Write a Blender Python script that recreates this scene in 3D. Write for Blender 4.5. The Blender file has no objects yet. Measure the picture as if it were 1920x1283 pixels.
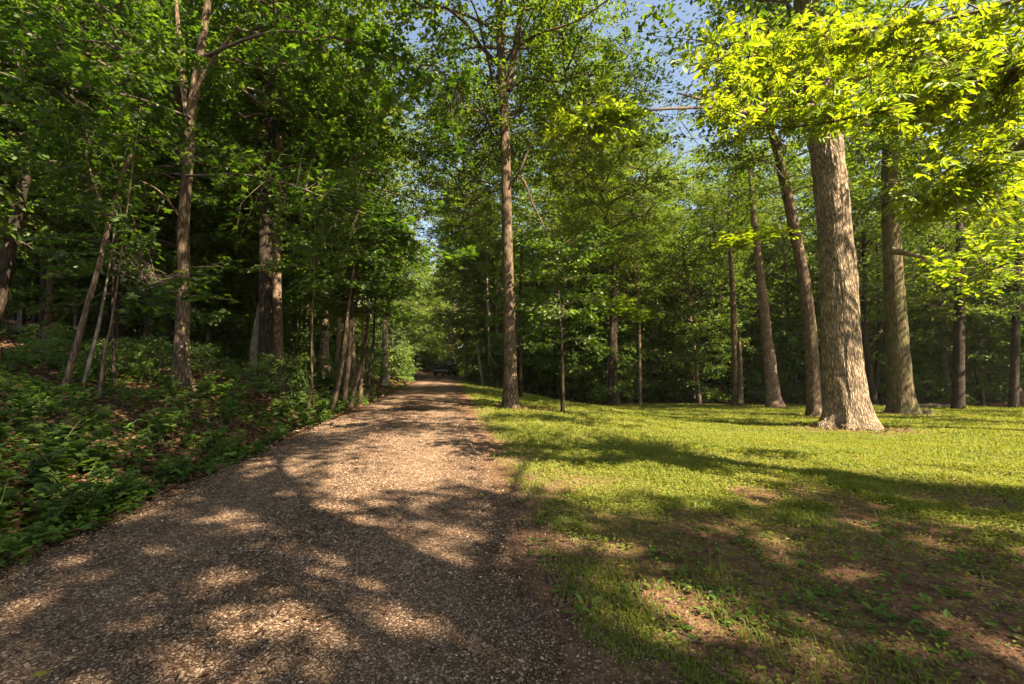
import bpy, math, random
import numpy as np
from mathutils import Vector

# ------------------------------------------------------------------ camera, sky, sun, exposure
sc = bpy.context.scene
C = sc.collection
R = math.radians
PITCH = R(5.6); F = 853.3; CAM = np.array([0.0, 0.0, 1.2])
cd = bpy.data.cameras.new('camera'); cam = bpy.data.objects.new('camera', cd); C.objects.link(cam)
cd.lens = 16; cd.sensor_width = 36; cd.clip_start = 0.05; cd.clip_end = 1500
cam.location = CAM; cam.rotation_euler = (R(90) + PITCH, 0, 0)
sc.camera = cam

SUN_AZ, SUN_EL = R(128), R(47)
SUN = np.array([math.sin(SUN_AZ) * math.cos(SUN_EL), math.cos(SUN_AZ) * math.cos(SUN_EL), math.sin(SUN_EL)])
w = bpy.data.worlds.new('World'); sc.world = w; w.use_nodes = True
nt = w.node_tree
sky = nt.nodes.new('ShaderNodeTexSky'); sky.sky_type = 'NISHITA'; sky.sun_disc = False
sky.sun_elevation = SUN_EL; sky.sun_rotation = SUN_AZ
sky.air_density = 1.0; sky.dust_density = 1.0; sky.ozone_density = 1.0
nt.links.new(sky.outputs[0], nt.nodes['Background'].inputs[0])
nt.nodes['Background'].inputs[1].default_value = 0.06
sl = bpy.data.lights.new('sun', 'SUN'); so = bpy.data.objects.new('sun', sl); C.objects.link(so)
sl.energy = 5.0; sl.angle = R(0.5); sl.color = (1.0, 0.90, 0.72)
so.rotation_euler = Vector(-SUN).to_track_quat('-Z', 'Y').to_euler(); so.location = (30, -25, 40)
vs = sc.view_settings
vs.view_transform = 'Standard'; vs.look = 'None'; vs.gamma = 1; vs.use_curve_mapping = False
vs.exposure = 2.45
vs.use_white_balance = True; vs.white_balance_temperature = 7600; vs.white_balance_tint = 10
sc.cycles.max_bounces = 12; sc.cycles.diffuse_bounces = 5; sc.cycles.transmission_bounces = 8
sc.cycles.glossy_bounces = 2; sc.cycles.use_denoising = True
sc.cycles.sample_clamp_indirect = 4

rng = np.random.default_rng(7)
random.seed(7)

# ------------------------------------------------------------------ small numeric helpers
def P(px, py, D):
    """the point at distance D (along y) seen at pixel (px, py) of the 1920x1283 photograph"""
    a = (px - 960) / F; b = (641.5 - py) / F
    ct, st = math.cos(PITCH), math.sin(PITCH)
    r = np.array([a, ct - b * st, st + b * ct])
    return CAM + r * (D / r[1])

def px_of(p):
    d = np.asarray(p, float) - CAM
    ct, st = math.cos(PITCH), math.sin(PITCH)
    z = d[1] * ct + d[2] * st; u = -d[1] * st + d[2] * ct
    if z <= 0.05: return (-9999., -9999.)
    return (960 + F * d[0] / z, 641.5 - F * u / z)

def sstep(a, b, x):
    t = np.clip((np.asarray(x, float) - a) / (b - a), 0, 1)
    return t * t * (3 - 2 * t)

def _hash(i, j, s):
    n = (i * 374761393 + j * 668265263 + s * 1442695041) & 0xffffffff
    n = ((n ^ (n >> 13)) * 1274126177) & 0xffffffff
    return ((n ^ (n >> 16)) & 0xffff) / 65535.0

def vnoise(x, y, s=0):
    x = np.asarray(x, float); y = np.asarray(y, float)
    i = np.floor(x).astype(np.int64); j = np.floor(y).astype(np.int64)
    fx = x - i; fy = y - j
    fx = fx * fx * (3 - 2 * fx); fy = fy * fy * (3 - 2 * fy)
    a = _hash(i, j, s); b = _hash(i + 1, j, s); c = _hash(i, j + 1, s); d = _hash(i + 1, j + 1, s)
    return (a * (1 - fx) + b * fx) * (1 - fy) + (c * (1 - fx) + d * fx) * fy

def fbm(x, y, s=0, o=4):
    v = 0; a = 0.5; t = 0
    for k in range(o):
        v = v + a * vnoise(x * 2 ** k, y * 2 ** k, s + k); t += a; a *= 0.5
    return v / t

# ------------------------------------------------------------------ terrain
def road_right(y): 
    y = np.asarray(y, float)
    return 0.12 - 0.138 * (y - 3.4) - 0.0012 * np.clip(y - 45, 0, 200) ** 2
ROAD_W = 3.25
def road_z(y):
    y = np.asarray(y, float)
    return np.where(y < 62, 0.044 * y, 0.044 * 62 + 0.012 * (y - 62))

def ground_z(x, y):
    x = np.asarray(x, float); y = np.asarray(y, float)
    rr = road_right(y); rl = rr - ROAD_W
    zr = road_z(y)
    s = np.clip(x - rr, 0, None)                       # lawn side
    fall = 1 - sstep(0.0, 9.5, s)
    zl = zr * fall - 0.10 * sstep(0.1, 1.2, s) * (1 - sstep(1.5, 6, s)) * sstep(10, 30, y)
    far = sstep(34, 60, y)
    zl = zl + far * 0.25 * sstep(6, 20, s)
    q = np.clip(rl - x, 0, None)                       # bank side
    bank = 0.30 * np.clip(q - 0.35, 0, 1.6) + 0.17 * np.clip(q - 1.95, 0, 8) + 0.13 * np.clip(q - 9.95, 0, 40)
    bank = bank - 0.07 * sstep(0.0, 0.25, q) * (1 - sstep(0.35, 0.9, q))
    z = np.where(x > rr, zl, zr + bank)
    off = sstep(0.3, 2.0, np.maximum(s, q))
    z = z + 0.055 * np.clip(y - 64, 0, 120) + 0.030 * np.clip(y - 40, 0, 24) * sstep(4, 14, x - rr)
    z = z + off * (0.16 * (fbm(x * 0.35, y * 0.35, 3) - 0.5) + 0.05 * (vnoise(x * 1.7, y * 1.7, 9) - 0.5))
    return z

def on_ground(px, py, D0=1.5, D1=80):
    """where the line of sight through (px, py) meets the terrain"""
    Ds = np.linspace(D0, D1, 4000)
    pts = np.array([P(px, py, 1.0)]) - CAM
    pts = CAM + pts * Ds[:, None]
    d = pts[:, 2] - ground_z(pts[:, 0], pts[:, 1])
    k = np.argmax(d < 0) if (d < 0).any() else len(Ds) - 1
    p = pts[k].copy(); p[2] = float(ground_z(p[0], p[1]))
    return p

def lawn_edge(x):
    x = np.asarray(x, float)
    return 31.0 + 12.0 * (1 - sstep(-5.5, 4.0, x)) - 3.5 * sstep(12, 30, x) + 1.2 * np.sin(x * 0.8)

def lawn_mask(x, y):
    s = x - road_right(y)
    m = sstep(0.0, 0.7, s + 0.5 * (fbm(x * 1.5, y * 1.5, 21) - 0.5)) * (1 - sstep(-0.8, 0.8, y - lawn_edge(x)))
    return m * (1 - sstep(27, 31, x))

def bare(x, y):
    """1 on trodden red soil, 0 under full turf"""
    s = x - road_right(y)
    n = fbm(x * 0.8, y * 0.8, 31)
    near = (1 - sstep(2.9, 4.6, y + 2.2 * (n - 0.5))) * sstep(.12, .55, s + .7 * (n - .5))
    n2 = fbm(x * 1.3 + 9, y * 1.3, 41)
    patch = sstep(0.52, 0.62, n2) * (1 - sstep(4.2, 6.5, y)) * 0.9
    edge = 0.75 * (1 - sstep(0.1, 1.5, s)) * (1 - sstep(9, 13, y)) * sstep(0.42, 0.62, n)
    # worn circles at the feet of the two big trunks
    d1 = np.hypot(x - 9.6, y - 12.9); d2 = np.hypot(x - 17.0, y - 19.8); d3 = np.hypot(x - 0.3, y - 14)
    worn = np.maximum(0.9 * (1 - sstep(0.9, 2.3, d1)), np.maximum(0.8 * (1 - sstep(1.0, 2.4, d2)), 0.6 * (1 - sstep(0.4, 1.4, d3))))
    return np.clip(np.maximum.reduce([near * (0.86 + 0.14 * sstep(.35, .6, n)), patch, edge, worn]), 0, 1)

# ------------------------------------------------------------------ mesh helpers
class MB:
    """collects vertices, triangles and quads (with a material slot and a tint per vertex) for ONE mesh"""
    def __init__(s): s.v = []; s.t = []; s.q = []; s.n = 0; s.tm = []; s.qm = []; s.a = []
    def add(s, V, T=None, Q=None, mat=0, tint=None):
        V = np.asarray(V, np.float32).reshape(-1, 3)
        if T is not None and len(T): s.t.append(np.asarray(T, np.int64) + s.n); s.tm.append(np.full(len(T), mat))
        if Q is not None and len(Q): s.q.append(np.asarray(Q, np.int64) + s.n); s.qm.append(np.full(len(Q), mat))
        s.v.append(V); s.n += len(V)
        s.a.append(np.full(len(V), 0.5, np.float32) if tint is None else np.asarray(tint, np.float32))
    def mesh(s, name, mats, smooth=True):
        me = bpy.data.meshes.new(name)
        V = np.concatenate(s.v); T = np.concatenate(s.t) if s.t else np.zeros((0, 3), int); Q = np.concatenate(s.q) if s.q else np.zeros((0, 4), int)
        tm = np.concatenate(s.tm) if s.t else np.zeros(0, int); qm = np.concatenate(s.qm) if s.q else np.zeros(0, int)
        me.vertices.add(len(V)); me.vertices.foreach_set('co', V.ravel())
        L = np.concatenate([T.ravel(), Q.ravel()]).astype(np.int32)
        me.loops.add(len(L)); me.loops.foreach_set('vertex_index', L)
        nT, nQ = len(T), len(Q)
        me.polygons.add(nT + nQ)
        st = np.concatenate([np.arange(nT) * 3, nT * 3 + np.arange(nQ) * 4]).astype(np.int32)
        me.polygons.foreach_set('loop_start', st)
        me.polygons.foreach_set('material_index', np.concatenate([tm, qm]).astype(np.int32))
        me.polygons.foreach_set('use_smooth', np.full(nT + nQ, smooth))
        at = me.attributes.new('tint', 'FLOAT', 'POINT'); at.data.foreach_set('value', np.concatenate(s.a))
        for m in mats: me.materials.append(m)
        me.update(calc_edges=True); me.validate()
        return me

def link(name, me, parent=None, loc=(0, 0, 0), rot=(0, 0, 0), scale=(1, 1, 1), **kw):
    o = bpy.data.objects.new(name, me); C.objects.link(o)
    o.location = loc; o.rotation_euler = rot; o.scale = scale
    if parent is not None: o.parent = parent
    for k, v in kw.items(): o[k] = v
    return o

def thing(name, label, cat, loc, rotz=0, group=None, me=None):
    o = bpy.data.objects.new(name, me); C.objects.link(o)
    o.location = loc; o.rotation_euler = (0, 0, rotz); o['label'] = label; o['category'] = cat
    if me is None: o.empty_display_size = 0.2
    if group: o['group'] = group
    return o

def dup(root, loc, rotz=0, scale=(1, 1, 1), label=None, group=None, rx=0, ry=0):
    r = root.copy(); C.objects.link(r); r.location = loc; r.rotation_euler = (rx, ry, rotz); r.scale = scale
    if label: r['label'] = label
    if group: r['group'] = group
    for ch in root.children:
        c = ch.copy(); C.objects.link(c); c.parent = r
        for g in ch.children:
            d = g.copy(); C.objects.link(d); d.parent = c
    return r

def smooth_path(pts, rad, n):
    pts = np.asarray(pts, float); rad = np.asarray(rad, float)
    if len(pts) < 3:
        t = np.linspace(0, 1, n)[:, None]
        return pts[0] * (1 - t) + pts[-1] * t, rad[0] * (1 - t[:, 0]) + rad[-1] * t[:, 0]
    seg = np.linalg.norm(np.diff(pts, axis=0), axis=1); u = np.concatenate([[0], np.cumsum(seg)])
    uu = np.linspace(0, u[-1], n)
    p = np.vstack([2 * pts[0] - pts[1], pts, 2 * pts[-1] - pts[-2]])
    k = np.clip(np.searchsorted(u, uu, 'right') - 1, 0, len(pts) - 2)
    t = ((uu - u[k]) / np.maximum(u[k + 1] - u[k], 1e-9))[:, None]
    p0, p1, p2, p3 = p[k], p[k + 1], p[k + 2], p[k + 3]
    q = 0.5 * (2 * p1 + (p2 - p0) * t + (2 * p0 - 5 * p1 + 4 * p2 - p3) * t ** 2 + (3 * p1 - p0 - 3 * p2 + p3) * t ** 3)
    return q, np.interp(uu, u, rad)

def tube(mb, pts, rad, sides=6, n=None, mat=0, tint=0.5, rough=0.0, bark=None):
    """a tapered tube along pts; rough jitters its radius; bark(theta, s) adds relief"""
    n = n or max(2, len(pts))
    q, r = smooth_path(pts, rad, n)
    tan = np.gradient(q, axis=0); tan /= np.maximum(np.linalg.norm(tan, axis=1, keepdims=True), 1e-9)
    a = np.array([1.0, 0.13, 0.07]); 
    if abs(tan[0] @ a) > 0.9: a = np.array([0.1, 1.0, 0.1])
    b1 = np.cross(tan, a); b1 /= np.linalg.norm(b1, axis=1, keepdims=True); b2 = np.cross(tan, b1)
    th = np.arange(sides) * 2 * math.pi / sides
    rr = np.repeat(r[:, None], sides, 1)
    if rough:
        s = np.linspace(0, 1, n)[:, None] * n
        rr = rr * (1 + rough * (vnoise(th[None] * 1.9 + s * 0.2, s * 0.35, int(rng.integers(1000))) - 0.5))
    if bark is not None:
        L = np.concatenate([[0], np.cumsum(np.linalg.norm(np.diff(q, axis=0), axis=1))])
        rr = rr + bark(th[None], L[:, None], rr)
    V = q[:, None] + rr[..., None] * (np.cos(th)[None, :, None] * b1[:, None] + np.sin(th)[None, :, None] * b2[:, None])
    i = np.arange(n - 1)[:, None] * sides; j = np.arange(sides)[None]; j2 = (j + 1) % sides
    Q = np.stack([i + j, i + j2, i + sides + j2, i + sides + j], -1).reshape(-1, 4)
    V = np.vstack([V.reshape(-1, 3), q[-1][None]])
    T = np.stack([(n - 1) * sides + np.arange(sides), (n - 1) * sides + (np.arange(sides) + 1) % sides, np.full(sides, n * sides)], -1)
    mb.add(V, T, Q, mat, np.full(len(V), tint))

# ------------------------------------------------------------------ materials
def new_mat(name):
    m = bpy.data.materials.new(name); m.use_nodes = True
    m.node_tree.nodes.clear()
    return m, m.node_tree.nodes, m.node_tree.links

def ramp(N, cols):
    r = N.new('ShaderNodeValToRGB'); e = r.color_ramp.elements
    while len(e) < len(cols): e.new(0.5)
    for k, (p, c) in enumerate(cols): e[k].position = p; e[k].color = (*c, 1)
    return r

def leaf_mat(name, dcols, tcols, trans=0.5, gloss=0.06, rough=0.5, obj_var=0.35):
    m, N, L = new_mat(name)
    at = N.new('ShaderNodeAttribute'); at.attribute_name = 'tint'
    oi = N.new('ShaderNodeObjectInfo')
    mul = N.new('ShaderNodeMath'); mul.operation = 'MULTIPLY_ADD'; mul.inputs[1].default_value = obj_var; mul.inputs[2].default_value = -obj_var / 2
    L.new(oi.outputs['Random'], mul.inputs[0])
    add = N.new('ShaderNodeMath'); add.operation = 'ADD'; add.use_clamp = True
    L.new(at.outputs['Fac'], add.inputs[0]); L.new(mul.outputs[0], add.inputs[1])
    r1 = ramp(N, dcols); r2 = ramp(N, tcols)
    L.new(add.outputs[0], r1.inputs[0]); L.new(add.outputs[0], r2.inputs[0])
    d = N.new('ShaderNodeBsdfDiffuse'); t = N.new('ShaderNodeBsdfTranslucent'); g = N.new('ShaderNodeBsdfGlossy')
    g.inputs['Roughness'].default_value = rough; g.inputs['Color'].default_value = (0.8, 0.85, 0.75, 1)
    L.new(r1.outputs[0], d.inputs[0]); L.new(r2.outputs[0], t.inputs[0])
    m1 = N.new('ShaderNodeMixShader'); m1.inputs[0].default_value = trans; L.new(d.outputs[0], m1.inputs[1]); L.new(t.outputs[0], m1.inputs[2])
    m2 = N.new('ShaderNodeMixShader'); m2.inputs[0].default_value = gloss; L.new(m1.outputs[0], m2.inputs[1]); L.new(g.outputs[0], m2.inputs[2])
    o = N.new('ShaderNodeOutputMaterial'); L.new(m2.outputs[0], o.inputs[0])
    return m

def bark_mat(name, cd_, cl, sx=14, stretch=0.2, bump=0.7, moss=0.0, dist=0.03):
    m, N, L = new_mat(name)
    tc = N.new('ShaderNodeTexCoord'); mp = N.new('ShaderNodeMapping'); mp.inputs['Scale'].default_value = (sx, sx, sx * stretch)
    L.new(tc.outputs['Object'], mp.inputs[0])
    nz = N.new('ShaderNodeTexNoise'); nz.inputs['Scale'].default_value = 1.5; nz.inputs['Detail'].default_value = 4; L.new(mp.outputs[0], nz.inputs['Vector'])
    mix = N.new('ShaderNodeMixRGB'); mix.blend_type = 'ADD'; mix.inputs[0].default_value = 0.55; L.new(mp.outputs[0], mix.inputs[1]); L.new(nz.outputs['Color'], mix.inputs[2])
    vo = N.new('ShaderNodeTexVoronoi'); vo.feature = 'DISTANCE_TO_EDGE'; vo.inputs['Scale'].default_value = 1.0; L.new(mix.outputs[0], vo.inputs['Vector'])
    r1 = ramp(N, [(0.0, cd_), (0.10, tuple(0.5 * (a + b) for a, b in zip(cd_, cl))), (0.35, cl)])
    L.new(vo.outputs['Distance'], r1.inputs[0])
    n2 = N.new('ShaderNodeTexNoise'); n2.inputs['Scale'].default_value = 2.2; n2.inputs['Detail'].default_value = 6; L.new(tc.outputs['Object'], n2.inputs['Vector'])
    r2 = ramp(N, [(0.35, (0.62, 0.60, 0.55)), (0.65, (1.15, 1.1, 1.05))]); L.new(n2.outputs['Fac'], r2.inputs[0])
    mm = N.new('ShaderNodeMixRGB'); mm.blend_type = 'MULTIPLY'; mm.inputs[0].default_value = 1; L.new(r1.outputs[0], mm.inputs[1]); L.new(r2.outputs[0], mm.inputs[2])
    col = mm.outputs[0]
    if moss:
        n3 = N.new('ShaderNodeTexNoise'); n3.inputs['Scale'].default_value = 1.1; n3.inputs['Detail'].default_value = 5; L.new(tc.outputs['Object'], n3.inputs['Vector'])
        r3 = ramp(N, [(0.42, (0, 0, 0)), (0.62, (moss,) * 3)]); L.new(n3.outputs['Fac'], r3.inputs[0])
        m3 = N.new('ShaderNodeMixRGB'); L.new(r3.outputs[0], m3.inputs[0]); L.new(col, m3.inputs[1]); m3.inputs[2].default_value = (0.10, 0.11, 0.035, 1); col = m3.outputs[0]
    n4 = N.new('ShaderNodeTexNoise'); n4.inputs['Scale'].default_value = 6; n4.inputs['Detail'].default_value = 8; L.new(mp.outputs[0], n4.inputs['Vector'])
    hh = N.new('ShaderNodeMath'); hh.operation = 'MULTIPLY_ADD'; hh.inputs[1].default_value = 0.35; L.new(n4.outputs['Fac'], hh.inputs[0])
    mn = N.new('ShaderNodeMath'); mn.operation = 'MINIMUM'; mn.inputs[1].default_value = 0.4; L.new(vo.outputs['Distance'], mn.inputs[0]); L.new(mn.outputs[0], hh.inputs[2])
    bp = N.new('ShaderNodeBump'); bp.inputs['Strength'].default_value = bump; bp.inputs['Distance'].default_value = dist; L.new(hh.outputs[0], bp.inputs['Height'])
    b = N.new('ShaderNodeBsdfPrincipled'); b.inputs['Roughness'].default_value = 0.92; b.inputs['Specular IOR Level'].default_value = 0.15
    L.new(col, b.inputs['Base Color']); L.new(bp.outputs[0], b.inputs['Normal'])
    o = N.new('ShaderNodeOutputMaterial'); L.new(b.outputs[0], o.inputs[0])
    return m

def plain(name, col, rough=0.6, metal=0, spec=0.4, trans=0):
    m, N, L = new_mat(name)
    b = N.new('ShaderNodeBsdfPrincipled'); b.inputs['Base Color'].default_value = (*col, 1); b.inputs['Roughness'].default_value = rough
    b.inputs['Metallic'].default_value = metal; b.inputs['Specular IOR Level'].default_value = spec
    tc = N.new('ShaderNodeTexCoord'); n = N.new('ShaderNodeTexNoise'); n.inputs['Scale'].default_value = 12; n.inputs['Detail'].default_value = 5
    L.new(tc.outputs['Object'], n.inputs['Vector'])
    r = ramp(N, [(0.3, tuple(c * 0.75 for c in col)), (0.7, tuple(min(1, c * 1.2) for c in col))]); L.new(n.outputs['Fac'], r.inputs[0]); L.new(r.outputs[0], b.inputs['Base Color'])
    o = N.new('ShaderNodeOutputMaterial'); L.new(b.outputs[0], o.inputs[0])
    return m

M = {}
M['maple'] = leaf_mat('maple leaf', [(0, (.024, .048, .010)), (.5, (.044, .082, .014)), (1, (.075, .12, .020))], [(0, (.05, .13, .008)), (.5, (.10, .21, .012)), (1, (.19, .29, .018))], 0.5, 0.035)
M['wood_leaf'] = leaf_mat('woodland leaf', [(0, (.026, .052, .010)), (.5, (.054, .094, .015)), (1, (.095, .135, .022))], [(0, (.08, .16, .010)), (.5, (.17, .27, .015)), (1, (.28, .34, .022))], 0.5, 0.03)
M['hickory'] = leaf_mat('hickory leaf', [(0, (.055, .100, .012)), (.5, (.088, .150, .015)), (1, (.145, .195, .022))], [(0, (.17, .27, .010)), (.5, (.275, .375, .013)), (1, (.39, .445, .020))], 0.5, 0.04)
M['weed'] = leaf_mat('weed leaf', [(0, (.035, .08, .018)), (.5, (.055, .115, .022)), (1, (.10, .16, .03))], [(0, (.08, .17, .012)), (.5, (.14, .24, .015)), (1, (.22, .30, .02))], 0.4, 0.015, .6)
M['grass'] = leaf_mat('grass blade', [(0, (.080, .120, .021)), (.5, (.138, .176, .030)), (.85, (.20, .208, .042)), (1, (.32, .25, .12))], [(0, (.14, .20, .015)), (.5, (.25, .27, .02)), (.85, (.34, .31, .03)), (1, (.36, .26, .10))], 0.4, 0.012, .6)
M['litter'] = leaf_mat('dead leaf', [(0, (.045, .024, .014)), (.5, (.10, .050, .028)), (1, (.19, .105, .06))], [(0, (.03, .014, .006)), (1, (.09, .045, .02))], 0.2, 0.03, .5)
M['yellow_leaf'] = leaf_mat('yellowed leaf', [(0, (.22, .20, .03)), (1, (.30, .22, .04))], [(0, (.2, .18, .02)), (1, (.3, .2, .03))], 0.3, 0.05)
M['bark_hick'] = bark_mat('ridged grey bark', (.060, .045, .033), (.36, .28, .21), 19, 0.24, 1.0, 0.08, 0.06)
M['bark_oak'] = bark_mat('mossy oak bark', (.042, .033, .020), (.165, .125, .078), 12, 0.16, 0.8, 0.38, 0.03)
M['bark_brown'] = bark_mat('brown bark', (.040, .030, .022), (.185, .135, .095), 18, 0.18, 0.7)
M['bark_red'] = bark_mat('warm scaly bark', (.060, .042, .032), (.28, .20, .155), 20, 0.3, 0.7)
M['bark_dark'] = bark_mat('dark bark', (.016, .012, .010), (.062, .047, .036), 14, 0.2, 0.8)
M['bark_grey'] = bark_mat('grey smooth bark', (.11, .095, .075), (.24, .21, .17), 7, 0.5, 0.35)
M['twig'] = plain('twig bark', (.085, .062, .045), 0.9)
M['stem'] = plain('green stem', (.10, .13, .04), 0.7)

def ground_material():
    m, N, L = new_mat('woodland ground')
    tc = N.new('ShaderNodeTexCoord')
    lw = N.new('ShaderNodeAttribute'); lw.attribute_name = 'lawn'
    br = N.new('ShaderNodeAttribute'); br.attribute_name = 'bare'
    v = N.new('ShaderNodeTexVoronoi'); v.inputs['Scale'].default_value = 16; L.new(tc.outputs['Object'], v.inputs['Vector'])
    sep = N.new('ShaderNodeSeparateColor'); L.new(v.outputs['Color'], sep.inputs[0])
    lit = ramp(N, [(0, (.030, .017, .010)), (.4, (.062, .034, .020)), (.75, (.11, .060, .034)), (1, (.17, .10, .06))]); L.new(sep.outputs[0], lit.inputs[0])
    n1 = N.new('ShaderNodeTexNoise'); n1.inputs['Scale'].default_value = 14; n1.inputs['Detail'].default_value = 8; n1.inputs['Roughness'].default_value = .65; L.new(tc.outputs['Object'], n1.inputs['Vector'])
    soil = ramp(N, [(.25, (.050, .026, .016)), (.5, (.125, .066, .040)), (.75, (.21, .125, .080))]); L.new(n1.outputs['Fac'], soil.inputs[0])
    n2 = N.new('ShaderNodeTexNoise'); n2.inputs['Scale'].default_value = 22; n2.inputs['Detail'].default_value = 6; L.new(tc.outputs['Object'], n2.inputs['Vector'])
    turf = ramp(N, [(.3, (.055, .062, .018)), (.5, (.11, .115, .028)), (.7, (.19, .155, .055))]); L.new(n2.outputs['Fac'], turf.inputs[0])
    n3 = N.new('ShaderNodeTexNoise'); n3.inputs['Scale'].default_value = 1.6; n3.inputs['Detail'].default_value = 7; L.new(tc.outputs['Object'], n3.inputs['Vector'])
    ad = N.new('ShaderNodeMath'); ad.operation = 'MULTIPLY_ADD'; ad.inputs[1].default_value = 0.9; L.new(n3.outputs['Fac'], ad.inputs[0])
    sb = N.new('ShaderNodeMath'); sb.operation = 'SUBTRACT'; sb.inputs[1].default_value = 0.45; sb.use_clamp = True
    L.new(br.outputs['Fac'], ad.inputs[2]); L.new(ad.outputs[0], sb.inputs[0])
    mx = N.new('ShaderNodeMixRGB'); L.new(sb.outputs[0], mx.inputs[0]); L.new(turf.outputs[0], mx.inputs[1]); L.new(soil.outputs[0], mx.inputs[2])
    m2 = N.new('ShaderNodeMixRGB'); L.new(lw.outputs['Fac'], m2.inputs[0]); L.new(lit.outputs[0], m2.inputs[1]); L.new(mx.outputs[0], m2.inputs[2])
    n4 = N.new('ShaderNodeTexNoise'); n4.inputs['Scale'].default_value = 55; n4.inputs['Detail'].default_value = 6; L.new(tc.outputs['Object'], n4.inputs['Vector'])
    h = N.new('ShaderNodeMath'); h.operation = 'ADD'; L.new(n4.outputs['Fac'], h.inputs[0]); L.new(n1.outputs['Fac'], h.inputs[1])
    bp = N.new('ShaderNodeBump'); bp.inputs['Strength'].default_value = 0.9; bp.inputs['Distance'].default_value = 0.03; L.new(h.outputs[0], bp.inputs['Height'])
    b = N.new('ShaderNodeBsdfPrincipled'); b.inputs['Roughness'].default_value = 0.95; b.inputs['Specular IOR Level'].default_value = 0.1
    L.new(m2.outputs[0], b.inputs['Base Color']); L.new(bp.outputs[0], b.inputs['Normal'])
    o = N.new('ShaderNodeOutputMaterial'); L.new(b.outputs[0], o.inputs[0])
    return m

def road_material():
    m, N, L = new_mat('worn gravel')
    tc = N.new('ShaderNodeTexCoord')
    nw = N.new('ShaderNodeTexNoise'); nw.inputs['Scale'].default_value = 30; L.new(tc.outputs['Object'], nw.inputs['Vector'])
    wa = N.new('ShaderNodeMixRGB'); wa.blend_type = 'ADD'; wa.inputs[0].default_value = 0.02; L.new(tc.outputs['Object'], wa.inputs[1]); L.new(nw.outputs['Color'], wa.inputs[2])
    v = N.new('ShaderNodeTexVoronoi'); v.inputs['Scale'].default_value = 55; L.new(wa.outputs[0], v.inputs['Vector'])
    ve = N.new('ShaderNodeTexVoronoi'); ve.feature = 'DISTANCE_TO_EDGE'; ve.inputs['Scale'].default_value = 55; L.new(wa.outputs[0], ve.inputs['Vector'])
    sep = N.new('ShaderNodeSeparateColor'); L.new(v.outputs['Color'], sep.inputs[0])
    st = ramp(N, [(0, (.10, .064, .043)), (.45, (.18, .118, .080)), (.8, (.26, .175, .122)), (1, (.36, .27, .20))]); L.new(sep.outputs[0], st.inputs[0])
    e = ramp(N, [(0.02, (0, 0, 0)), (.12, (1, 1, 1))]); L.new(ve.outputs['Distance'], e.inputs[0])
    n1 = N.new('ShaderNodeTexNoise'); n1.inputs['Scale'].default_value = 9; n1.inputs['Detail'].default_value = 8; n1.inputs['Roughness'].default_value = .7; L.new(tc.outputs['Object'], n1.inputs['Vector'])
    dm = ramp(N, [(.46, (0, 0, 0)), (.60, (1, 1, 1))]); L.new(n1.outputs['Fac'], dm.inputs[0])
    soil = N.new('ShaderNodeMixRGB'); L.new(e.outputs[0], soil.inputs[0]); soil.inputs[1].default_value = (.055, .030, .020, 1); L.new(st.outputs[0], soil.inputs[2])
    mx = N.new('ShaderNodeMixRGB'); mf = N.new('ShaderNodeMath'); mf.operation = 'MULTIPLY'; mf.inputs[1].default_value = .6; L.new(dm.outputs[0], mf.inputs[0]); L.new(mf.outputs[0], mx.inputs[0]); L.new(soil.outputs[0], mx.inputs[1]); mx.inputs[2].default_value = (.085, .046, .030, 1)
    # two faint wheel tracks are worn paler, the edges hold more soil
    ac = N.new('ShaderNodeAttribute'); ac.attribute_name = 'across'
    er = ramp(N, [(0, (1, 1, 1)), (.10, (.25,) * 3), (.22, (0, 0, 0)), (.80, (0, 0, 0)), (.90, (.35,) * 3), (1, (1, 1, 1))]); L.new(ac.outputs['Fac'], er.inputs[0])
    mx2 = N.new('ShaderNodeMixRGB'); L.new(er.outputs[0], mx2.inputs[0]); L.new(mx.outputs[0], mx2.inputs[1]); mx2.inputs[2].default_value = (.10, .056, .038, 1)
    tk = ramp(N, [(.14, (.80, .78, .76)), (.27, (1.14, 1.13, 1.12)), (.50, (.74, .70, .67)), (.75, (1.14, 1.13, 1.12)), (.90, (.80, .78, .76))]); L.new(ac.outputs['Fac'], tk.inputs[0])
    mt = N.new('ShaderNodeMixRGB'); mt.blend_type = 'MULTIPLY'; mt.inputs[0].default_value = 1; L.new(mx2.outputs[0], mt.inputs[1]); L.new(tk.outputs[0], mt.inputs[2]); mx2 = mt
    h = N.new('ShaderNodeMath'); h.operation = 'MULTIPLY_ADD'; h.inputs[1].default_value = 0.6; L.new(e.outputs[0], h.inputs[0]); L.new(n1.outputs['Fac'], h.inputs[2])
    bp = N.new('ShaderNodeBump'); bp.inputs['Strength'].default_value = 0.8; bp.inputs['Distance'].default_value = 0.015; L.new(h.outputs[0], bp.inputs['Height'])
    b = N.new('ShaderNodeBsdfPrincipled'); b.inputs['Roughness'].default_value = 0.9; b.inputs['Specular IOR Level'].default_value = 0.15
    L.new(mx2.outputs[0], b.inputs['Base Color']); L.new(bp.outputs[0], b.inputs['Normal'])
    o = N.new('ShaderNodeOutputMaterial'); L.new(b.outputs[0], o.inputs[0])
    return m

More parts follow.
